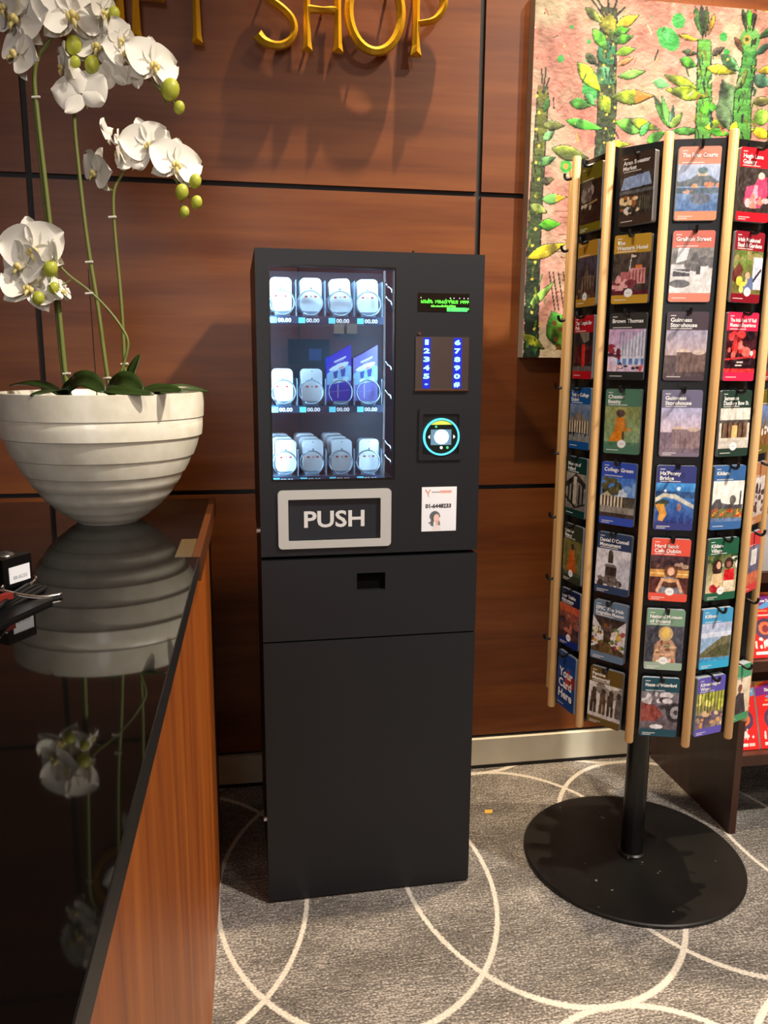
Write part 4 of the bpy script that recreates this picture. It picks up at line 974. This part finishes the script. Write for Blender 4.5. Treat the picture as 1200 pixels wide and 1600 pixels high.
card(1, 2, (52, 50, 46), 'Brown Thomas', [('G', (214, 190, 214), (196, 160, 196)), ('P', [(.1, .45), (1, 1), (1, .3), (.1, .25)], (206, 206, 222)), ('C', .3, .35, 1, .95, 8, .35, (150, 150, 176)), ('R', .2, .15, 1, .3, (104, 130, 190)), ('C', .2, .15, 1, .3, 5, .4, (200, 214, 236)), ('S', 10, 9, 0, .3, .35, .7, .06, [(150, 50, 60), (84, 40, 56)]), ('S', 16, 2, 0, .02, 1, .14, .05, [(190, 80, 80), (60, 40, 60), (226, 190, 190)])], 'charcoal card with a lilac tinted shopping street photo in the second bay', foot=(34, 36, 38))
card(1, 3, (76, 118, 96), 'Chester|Beatty', [('G', (126, 156, 118), (134, 140, 84)), ('E', .46, .84, .20, .13, (146, 146, 80)), ('E', .44, .82, .12, .10, (84, 66, 60)), ('P', [(.32, .72), (.56, .72), (.62, .36), (.28, .36)], (196, 118, 34)), ('P', [(.26, .36), (.58, .36), (.56, .10), (.12, .10)], (214, 128, 30)), ('L', .56, .44, .74, .40, .05, (206, 140, 60)), ('R', .50, .10, .56, .36, (80, 84, 60)), ('R', 0, 0, 1, .08, (80, 122, 92))], 'sage green card with an orange-robed figure in the second bay', seal=.5)
card(1, 4, (46, 78, 176), 'College Green', [('G', (150, 180, 220), (56, 110, 196)), ('S', 8, 7, .5, .5, 1, .85, .12, [(206, 220, 240), (120, 160, 216)]), ('S', 14, 3, .05, .6, .5, .95, .09, [(60, 66, 40), (84, 84, 54)]), ('R', 0, .26, 1, .52, (60, 54, 50)), ('C', .0, .26, .7, .52, 7, .5, (214, 200, 172)), ('R', .7, .26, 1, .5, (84, 80, 72)), ('P', [(0, .52), (.2, .64), (.34, .52)], (190, 178, 150)), ('R', 0, .1, 1, .26, (140, 136, 128)), ('R', 0, 0, 1, .1, (56, 50, 48))], 'royal blue card with a curved colonnade under clouds in the second bay')
card(1, 5, (34, 62, 96), "Daniel O'Connell|Monument", [('G', (206, 206, 214), (216, 216, 222)), ('R', .62, .0, 1, .8, (196, 198, 210)), ('E', .42, .86, .07, .12, (72, 66, 64)), ('R', .36, .62, .50, .86, (66, 60, 58)), ('P', [(.30, .60), (.56, .60), (.62, .52), (.24, .52)], (110, 104, 100)), ('R', .28, .24, .62, .52, (52, 48, 48)), ('P', [(.1, .04), (.32, .28), (.6, .28), (.76, .04)], (96, 90, 86)), ('S', 10, 3, 0, 0, .7, .2, .08, [(60, 54, 54), (120, 112, 108)])], 'navy blue card with a dark bronze statue photo in the second bay', th_=.010, tilt=.015)
card(1, 6, (92, 120, 146), 'EPIC The Irish|Emigration Museum', [('G', (70, 60, 44), (46, 40, 38)), ('P', [(0, .1), (0, 1), (.34, .6), (.36, .3)], (206, 206, 210)), ('P', [(1, .1), (1, 1), (.58, .6), (.56, .3)], (200, 200, 206)), ('S', 22, 5, 0, .08, .32, .7, .06, [(190, 150, 50), (120, 60, 40), (220, 210, 190), (90, 110, 60)]), ('S', 22, 6, .6, .08, 1, .7, .06, [(196, 160, 60), (150, 60, 60), (220, 210, 190), (90, 120, 70)]), ('P', [(.36, .3), (.56, .3), (.7, 0), (.2, 0)], (96, 80, 50)), ('S', 6, 9, .3, .6, .6, .95, .07, [(120, 84, 40), (80, 66, 60)])], 'slate blue card with a colourful exhibition tunnel photo in the second bay', th_=.012, tilt=.015)
card(1, 7, (96, 76, 30), 'Famine|Memorial', [('G', (196, 194, 190), (214, 212, 206)), ('S', 14, 2, 0, .5, 1, .9, .12, [(120, 114, 106), (150, 146, 136)])]+[('P', [(x-.1, .1), (x-.09, .7), (x+.08, .7), (x+.1, .1)], c_) for x, c_ in ((.16, (52, 44, 36)), (.44, (84, 66, 44)), (.68, (58, 50, 42)), (.93, (96, 90, 84)))]+[('E', x, .76, .07, .09, (60, 52, 46)) for x in (.17, .45, .69, .92)]+[('R', x-.01, .1, x+.01, .4, (200, 198, 190)) for x in (.16, .44, .68)], 'bronze brown card with thin black statues at the foot of the second bay', th_=.010, tilt=.02)
# third bay
card(2, 0, (222, 142, 118), 'The Four Courts', [('G', (74, 110, 160), (196, 206, 228)), ('R', 0, .52, 1, .62, (96, 104, 110)), ('P', [(0, .60), (.3, .68), (.5, .80), (.8, .74), (1, .6), (1, .52), (0, .52)], (104, 112, 118)), ('R', .48, .74, .72, .86, (206, 186, 160)), ('E', .60, .86, .12, .07, (104, 132, 140)), ('S', 8, 3, .25, .50, 1, .58, .06, [(226, 168, 130), (210, 140, 110)]), ('R', 0, .38, 1, .50, (88, 108, 124)), ('S', 7, 4, .2, .36, 1, .44, .05, [(206, 160, 140), (110, 120, 130)]), ('E', .58, .26, .24, .12, (104, 112, 128))], 'salmon pink card with a domed riverside building photo, topmost in the third bay', foot=(226, 140, 104), th_=.014, yaw=.02)
card(2, 1, (204, 104, 84), 'Grafton Street', [('G', (214, 212, 210), (206, 206, 210)), ('R', 0, .62, 1, 1, (130, 126, 122)), ('P', [(.15, 1), (.42, 1), (.36, .72), (.12, .66)], (224, 228, 232)), ('S', 14, 5, .4, .5, 1, .8, .09, [(84, 80, 80), (110, 106, 104), (60, 58, 58)]), ('R', .05, .36, .46, .52, (66, 64, 66)), ('L', .05, .50, .5, .44, .03, (200, 200, 200)), ('E', .24, .20, .25, .09, (104, 102, 104)), ('E', .92, .42, .14, .12, (200, 200, 196)), ('R', .62, .4, .72, .58, (66, 62, 62))], 'brick red card with a grey pedestrian street photo in the third bay', foot=(216, 124, 98), th_=.012)
GS = lambda sky0, sky1, b0, b1: [('G', sky0, sky1), ('R', 0, 0, 1, .46, b0), ('R', .28, .1, 1, .52, b1), ('E', .44, .54, .16, .05, (206, 184, 168)), ('E', .82, .52, .16, .05, (196, 176, 162)), ('R', .28, .44, .60, .53, b1), ('C', .36, .1, 1, .44, 5, .2, tuple(c-14 for c in b1)), ('R', 0, 0, 1, .1, tuple(c-10 for c in b0))]
card(2, 2, (64, 44, 54), 'Guinness|Storehouse', GS((206, 170, 150), (158, 152, 176), (84, 66, 66), (104, 80, 72)), 'dark plum card with a twin-drum brick building at dusk in the third bay', foot=(66, 46, 56), pic=(0, .06, 1, .765))
card(2, 3, (104, 100, 128), 'Guinness|Storehouse', GS((222, 186, 180), (176, 176, 212), (122, 106, 120), (138, 116, 120)), 'pale mauve card with a twin-drum brick building at dusk in the third bay', foot=(120, 108, 126), pic=(0, .06, 1, .765))
card(2, 4, (50, 58, 122), "Ha'Penny|Bridge", [('G', (40, 62, 130), (70, 150, 220)), ('R', 0, .62, 1, .78, (44, 80, 130)), ('P', [(0, .62), (.2, .74), (.5, .72), (1, .46), (1, .36), (.5, .60), (.22, .64), (0, .50)], (196, 196, 186)), ('L', .0, .60, .28, .70, .03, (226, 214, 170)), ('P', [(0, .50), (.2, .6), (.36, .54), (.3, .4), (0, .42)], (56, 70, 56)), ('P', [(.0, .46), (.22, .48), (.32, .22), (.22, .04), (.1, .06), (.12, .24)], (214, 150, 60)), ('E', .62, .40, .06, .10, (150, 110, 100)), ('E', .24, .80, .035, .03, (250, 250, 240)), ('E', .58, .86, .05, .045, (220, 240, 255)), ('R', 0, 0, 1, .04, (50, 56, 120))], 'deep blue card with a white arched bridge photo in the third bay', pic=(0, .11, 1, .765))
card(2, 5, (226, 84, 66), 'Hard Rock|Cafe Dublin', [('G', (96, 44, 34), (60, 40, 44)), ('R', 0, .80, 1, 1, (66, 40, 48)), ('S', 14, 6, 0, .62, 1, .8, .06, [(180, 150, 130), (110, 70, 60), (70, 60, 70)]), ('R', 0, .42, 1, .62, (206, 150, 80)), ('R', 0, .50, 1, .53, (240, 200, 120)), ('E', .54, .56, .17, .18, (112, 70, 44)), ('E', .54, .58, .09, .11, (232, 180, 150)), ('P', [(.2, 0), (.3, .40), (.5, .44), (.72, .40), (.92, 0)], (130, 130, 140)), ('E', .54, .24, .26, .10, (84, 50, 34)), ('L', .22, .06, .34, .36, .08, (228, 178, 150)), ('L', .84, .06, .72, .34, .08, (228, 178, 150)), ('E', .54, .34, .18, .05, (214, 160, 110))], 'orange red card with a person holding a burger in the third bay', seal=.54)
me_ = None
card(2, 6, (116, 152, 126), 'National Museum|of Ireland', [('G', (62, 62, 72), (70, 70, 82)), ('P', [(.22, 0), (.24, .46), (.38, .62), (.68, .62), (.80, .46), (.82, 0)], (176, 138, 112)), ('E', .52, .78, .19, .20, (196, 166, 116)), ('E', .52, .80, .10, .13, (226, 190, 96)), ('S', 14, 5, .3, .1, .76, .56, .05, [(120, 80, 60), (206, 170, 130), (130, 150, 120)]), ('L', .28, .20, .76, .22, .06, (206, 160, 130)), ('S', 8, 9, .28, 0, .78, .1, .05, [(200, 90, 70), (226, 210, 190)])], 'grey green card with a golden mummy case in the third bay', foot=(150, 172, 154), seal=.5, th_=.012)
card(2, 7, (26, 70, 84), 'House of Waterford', [('G', (96, 84, 92), (120, 116, 124)), ('S', 16, 4, 0, .5, .7, 1, .1, [(206, 200, 204), (150, 140, 146), (70, 60, 66)]), ('P', [(0, .2), (0, .7), (.4, .62), (.6, .4), (.4, .2)], (130, 60, 54)), ('E', .92, .46, .24, .26, (44, 40, 46)), ('E', .94, .46, .15, .17, (150, 146, 150)), ('E', .94, .46, .06, .07, (60, 56, 60)), ('E', .44, .06, .18, .06, (226, 222, 226))], 'dark teal card with a glass cutting wheel photo at the foot of the third bay', th_=.010)
# fourth bay
card(3, 0, (226, 24, 40), 'Hugh Lane|Gallery', [('G', (60, 48, 44), (66, 56, 52)), ('P', [(.2, .2), (.24, .55), (.5, .62), (.62, .85), (.85, .8), (.92, .4), (.7, .1), (.4, .08)], (206, 70, 110)), ('P', [(.4, .2), (.5, .62), (.6, .6), (.62, .2)], (236, 170, 190)), ('E', .68, .82, .10, .08, (226, 196, 180)), ('S', 10, 5, .3, .1, .9, .35, .07, [(226, 140, 120), (236, 190, 190), (180, 50, 80)])], 'bright red card with a pink gowned painting, topmost in the fourth bay', th_=.012)
card(3, 1, (150, 26, 42), 'Irish National|Stud & Gardens', [('G', (120, 110, 60), (96, 108, 60)), ('S', 18, 5, .1, .5, .8, 1, .12, [(110, 130, 60), (150, 140, 84), (70, 84, 44)]), ('P', [(.0, .5), (.2, .72), (.36, .55), (.2, .2), (0, .3)], (104, 50, 40)), ('R', .68, .1, 1, .86, (206, 208, 222)), ('L', .72, .3, .95, .56, .06, (44, 44, 56)), ('P', [(.4, .1), (.44, .36), (.7, .4), (.74, .1)], (96, 110, 150)), ('E', .52, .42, .08, .08, (216, 170, 140)), ('S', 6, 2, .1, .05, .5, .3, .09, [(216, 206, 80), (226, 216, 150)])], 'dark red card with a chestnut horse in a garden in the fourth bay', foot=(136, 20, 36), seal=.55)
card(3, 2, (226, 40, 80), "The Irish Rock 'N' Roll|Museum Experience", [('G', (70, 24, 30), (60, 20, 28)), ('S', 14, 8, .05, .4, .95, .95, .11, [(206, 60, 60), (150, 40, 44), (34, 20, 26), (226, 110, 100)]), ('P', [(0, .26), (.9, .36), (1, .3), (1, .12), (.1, .08)], (46, 26, 32)), ('L', 0, .30, .95, .38, .04, (206, 56, 60)), ('E', .86, .46, .05, .06, (240, 230, 226)), ('R', .4, .22, .6, .26, (236, 214, 206)), ('R', .36, .14, .56, .18, (236, 214, 206)), ('R', 0, 0, 1, .08, (206, 56, 60))], 'hot pink card with a red lit music studio photo in the fourth bay', tsize=.0115)
card(3, 3, (40, 62, 52), 'Jameson|Distillery Bow St.', [('G', (206, 196, 180), (226, 222, 212)), ('R', 0, .62, 1, .70, (84, 78, 72)), ('R', .08, .26, .92, .62, (120, 92, 72)), ('C', .08, .26, .92, .62, 5, .3, (52, 40, 36)), ('R', .42, .26, .60, .56, (226, 186, 120)), ('R', 0, 0, 1, .2, (196, 190, 178)), ('C', 0, .72, 1, 1, 4, .08, (190, 184, 172))], 'dark green card with a pale stone doorway photo in the fourth bay', seal=.5)
card(3, 4, (60, 104, 160), 'Kildare', [('G', (236, 232, 222), (240, 238, 230)), ('P', [(0, .4), (.1, .54), (.26, .56), (.3, .46), (.5, .42), (1, .40), (1, .3), (0, .3)], (84, 80, 84)), ('E', .66, .52, .10, .12, (104, 100, 96)), ('R', .88, .36, .92, .74, (70, 70, 76)), ('R', 0, .08, 1, .30, (120, 108, 70)), ('S', 26, 5, 0, .1, 1, .3, .05, [(206, 110, 50), (226, 170, 70), (110, 120, 70), (180, 70, 50)]), ('R', 0, 0, 1, .08, (104, 130, 170))], 'steel blue card with a white sky over a flower meadow in the fourth bay', th_=.012)
card(3, 5, (34, 92, 66), 'Kildare|Village', [('G', (214, 196, 160), (96, 104, 60)), ('S', 16, 4, 0, .65, 1, 1, .1, [(60, 84, 50), (120, 110, 60), (226, 226, 210)]), ('E', .34, .66, .17, .22, (56, 34, 30)), ('E', .38, .72, .07, .10, (216, 166, 136)), ('P', [(.12, .1), (.2, .5), (.5, .5), (.56, .1)], (226, 196, 150)), ('E', .72, .76, .16, .15, (50, 30, 28)), ('E', .72, .72, .08, .09, (150, 96, 74)), ('P', [(.56, .3), (.58, .58), (.9, .62), (.94, .3)], (206, 34, 40)), ('R', .58, .06, .92, .3, (232, 218, 190)), ('S', 5, 2, .1, .02, .45, .12, .09, [(170, 34, 40)])], 'emerald card with two smiling shoppers in the fourth bay', seal=.5)
card(3, 6, (70, 156, 204), 'Killiney', [('G', (120, 160, 200), (190, 196, 222)), ('R', 0, .62, 1, .76, (206, 214, 232)), ('R', 0, .30, 1, .60, (150, 180, 212)), ('P', [(0, .22), (.3, .40), (.7, .62), (1, .64), (1, .06), (0, .12)], (112, 108, 80)), ('P', [(.2, .2), (.6, .40), (1, .42), (1, .1), (.2, .12)], (84, 84, 58)), ('R', 0, 0, 1, .08, (70, 150, 196))], 'sky blue card with a green headland over the sea in the fourth bay', foot=(50, 166, 212), th_=.010)
card(3, 7, (92, 82, 176), 'Kilmashogue|Wood', [('G', (110, 96, 90), (176, 180, 70)), ('S', 20, 8, 0, .6, 1, 1, .1, [(196, 200, 70), (150, 160, 50), (226, 220, 120)]), ('C', .04, .42, 1, 1, 8, .28, (70, 60, 44)), ('R', 0, .05, 1, .40, (96, 84, 100)), ('S', 26, 3, 0, .02, 1, .42, .07, [(206, 150, 100), (90, 84, 120), (150, 130, 110), (226, 190, 150)])], 'violet card with sunny woodland photo at the foot of the fourth bay', th_=.018, yaw=.05)
# fifth bay, seen edge on
card(4, 1, (120, 60, 50), '', [('G', (110, 90, 70), (170, 180, 200)), ('S', 12, 3, 0, 0, 1, .5, .1, [(90, 70, 50), (150, 130, 90)])], 'rust brown card high in the edge-on bay at the right')
card(4, 2, (170, 50, 60), '', [('G', (120, 40, 50), (150, 160, 190)), ('S', 12, 4, 0, 0, 1, .5, .1, [(150, 50, 60), (60, 60, 70)])], 'crimson card third down in the edge-on bay at the right')
card(4, 3, (110, 100, 40), '', [('G', (120, 110, 60), (110, 140, 210)), ('P', [(0, .3), (.4, .5), (.5, .7), (.6, .45), (1, .4), (1, 0), (0, 0)], (130, 90, 50)), ('S', 6, 3, .2, .3, .8, .45, .06, [(230, 226, 220)])], 'olive card with blue sky photo in the edge-on bay at the right')
card(4, 4, (190, 130, 90), '', [('G', (196, 180, 170), (226, 220, 220)), ('S', 22, 5, .05, .05, .95, .8, .09, [(90, 66, 70), (60, 50, 56), (150, 130, 130)])], 'tan card with a mottled grey photo in the edge-on bay at the right')
card(4, 5, (214, 70, 70), '', [('G', (96, 90, 110), (120, 120, 150)), ('R', .4, .5, .8, .9, (230, 228, 226)), ('R', 0, 0, 1, .3, (206, 110, 80))], 'coral red card with a white patch in the edge-on bay at the right', yaw=-.1)
card(4, 7, (74, 160, 116), '', [('G', (226, 206, 176), (236, 220, 196)), ('P', [(.25, 0), (.3, .5), (.45, .62), (.7, .55), (.85, 0)], (56, 44, 52)), ('E', .5, .72, .10, .12, (120, 70, 50))], 'thick fan of mint green leaflets at the foot of the edge-on bay', th_=.022, yaw=-.30, foot=(60, 150, 100))

# ------------------------------------------------------------------ brochure rack behind the stand
rk = thing('brochure_rack', 'dark brown wooden brochure rack standing against the wall behind the card stand', 'rack', (1.405, -.03, 0))
def rbx(x0, x1, y0, y1, z0, z1): return bx(x0-1.405, x1-1.405, y0+.03, y1+.03, z0, z1)
obj('end_panel', rbx(1.405, 1.427, -.52, -.03, 0, 1.30), 'rack_wood', rk, bevel=.0015); obj('end_panel', rbx(2.00, 2.022, -.52, -.03, 0, 1.30), 'rack_wood', rk, bevel=.0015)
obj('back_board', rbx(1.427, 2.00, -.045, -.03, .10, 1.30), 'rack_wood', rk)
TIER = [(.235, -.50), (.50, -.42), (.76, -.34), (1.02, -.26)]
for z, y in TIER:
    obj('shelf', rbx(1.427, 2.00, y, y+.10, z-.015, z), 'rack_wood', rk); obj('shelf_lip', rbx(1.427, 2.00, y-.008, y, z-.022, z+.012), 'rack_wood', rk)
    bd = B(); vv = [(1.427, y+.06, z), (1.427, y+.07, z), (1.427, y+.15, z+.235), (1.427, y+.14, z+.235)]
    a = [bd.verts.new((x-1.405, yy+.03, zz)) for x, yy, zz in vv]; b = [bd.verts.new((2.0-1.405, yy+.03, zz)) for x, yy, zz in vv]
    bd.faces.new(a); bd.faces.new(b[::-1])
    for i in range(4): bd.faces.new((a[i], b[i], b[(i+1) % 4], a[(i+1) % 4]))
    obj('tilted_back', bd, 'rack_wood', rk)
def booklet(x0, x1, tier, h, ops, label, col, th_=.012, title=None, cat='brochure'):
    z, y = TIER[tier]; t = thing('brochure', label, cat, ((x0+x1)/2, y+.044, z+.002), 0, 'brochures in the rack'); t.rotation_euler.x = -.325
    w = (x1-x0)/2; obj('pages', bx(-w, w, 0, th_, 0, h), 'paper_white', t)
    p = Pic(56, 90); p.draw([('G', col, col)]).draw(ops); link('cover', pic_mesh('cover', p, -w, w, 0, h, -.0006), 'print', t)
    if title: link('title', fit_text(text_mesh(title[0], .02, .0006), -w+title[1], w-title[2], h*title[3], h*title[3]+title[4], -.0014), 'text_white', t)
RED = [('P', [(0, .78), (0, .9), (.5, .97), (1, .9), (1, .82)], (120, 50, 130)), ('P', [(.3, .76), (1, .92), (1, .80), (.5, .74)], (96, 160, 214)), ('P', [(0, .92), (0, 1), (1, 1), (1, .95), (.4, 1)], (236, 150, 60)), ('E', .55, .44, .34, .16, (84, 64, 90)), ('E', .55, .45, .22, .10, (226, 110, 70)), ('E', .56, .44, .12, .06, (120, 50, 60)), ('R', .3, .70, .7, .72, (240, 150, 90)), ('R', .2, .64, .8, .66, (240, 200, 190)), ('S', 8, 3, .1, .16, .5, .30, .035, [(250, 220, 214)]), ('S', 8, 4, .55, .16, .9, .30, .035, [(250, 220, 214)]), ('R', .16, .05, .62, .09, (250, 236, 230)), ('R', .66, .05, .86, .09, (246, 200, 190))]
for tr, xs in ((0, (1.431, 1.535, 1.642, 1.75)), (1, (1.431, 1.532))):
    for i, x in enumerate(xs):
        booklet(x, x+.098, tr, .205, RED, 'red and purple city tour brochure, %s from the end panel on the %s rack tier' % (ORD[i], ('lowest', 'second')[tr]), (222, 44, 44), title=('Discover Dublin', .03, .008, .845, .010))
booklet(1.64, 1.75, 1, .21, [('R', .1, .6, .9, .9, (214, 210, 200)), ('R', .1, .1, .9, .5, (200, 202, 206))], 'white booklet beside the red brochures on the second rack tier', (232, 232, 226), .02, cat='booklet')
booklet(1.431, 1.545, 2, .23, [('R', 0, .62, 1, 1, (22, 22, 24)), ('R', .10, .74, .34, .88, (240, 240, 240)), ('R', .16, .74, .28, .82, (22, 22, 24)), ('R', .1, .66, .9, .70, (230, 230, 230)), ('R', 0, .54, 1, .62, (60, 130, 100)), ('R', 0, .56, 1, .575, (200, 230, 214)), ('G', (70, 60, 54), (60, 52, 48))][:6]+[('R', 0, 0, 1, .50, (70, 58, 50)), ('E', .3, .34, .2, .12, (176, 120, 90)), ('E', .75, .30, .16, .16, (40, 34, 36)), ('R', 0, .0, 1, .02, (226, 226, 222))], 'black magazine with white lettering nearest the end panel on the third rack tier', (22, 22, 24), cat='magazine')
booklet(1.55, 1.66, 2, .23, [('G', (120, 120, 124), (150, 150, 152)), ('R', .1, .8, .9, .9, (60, 60, 64))], 'grey magazine beside the black one on the third rack tier', (140, 140, 144), cat='magazine')
booklet(1.431, 1.545, 3, .23, [('G', (90, 130, 200), (140, 170, 220)), ('R', 0, 0, 1, .2, (206, 40, 96)), ('C', .1, .02, .9, .18, 3, .3, (240, 226, 230)), ('R', 0, .2, 1, .27, (240, 150, 180)), ('S', 12, 3, 0, .3, 1, .55, .1, [(50, 80, 60), (30, 40, 50)])], 'magenta and blue magazine on the top tier nearest the end panel', (206, 40, 96), cat='magazine')
booklet(1.55, 1.66, 3, .23, [('G', (60, 90, 80), (160, 190, 220))], 'green landscape magazine beside the magenta one on the top tier', (60, 90, 80), cat='magazine')

# ------------------------------------------------------------------ scrap on the floor
sc_ = B(); vs = [sc_.verts.new(v) for v in ((-.014, -.006, .0005), (.010, -.010, .0005), (.016, .008, .002), (-.008, .011, .0015))]; vt = [sc_.verts.new(v.co+Vector((0, 0, .0012))) for v in vs]
sc_.faces.new(vs[::-1]); sc_.faces.new(vt)
for i in range(4): sc_.faces.new((vs[i], vs[(i+1) % 4], vt[(i+1) % 4], vt[i]))
tag(obj('paper_scrap', sc_, 'scrap', loc=(.715, -.291, 0)), 'tiny yellow paper scrap on the carpet right of the machine', 'paper scrap')
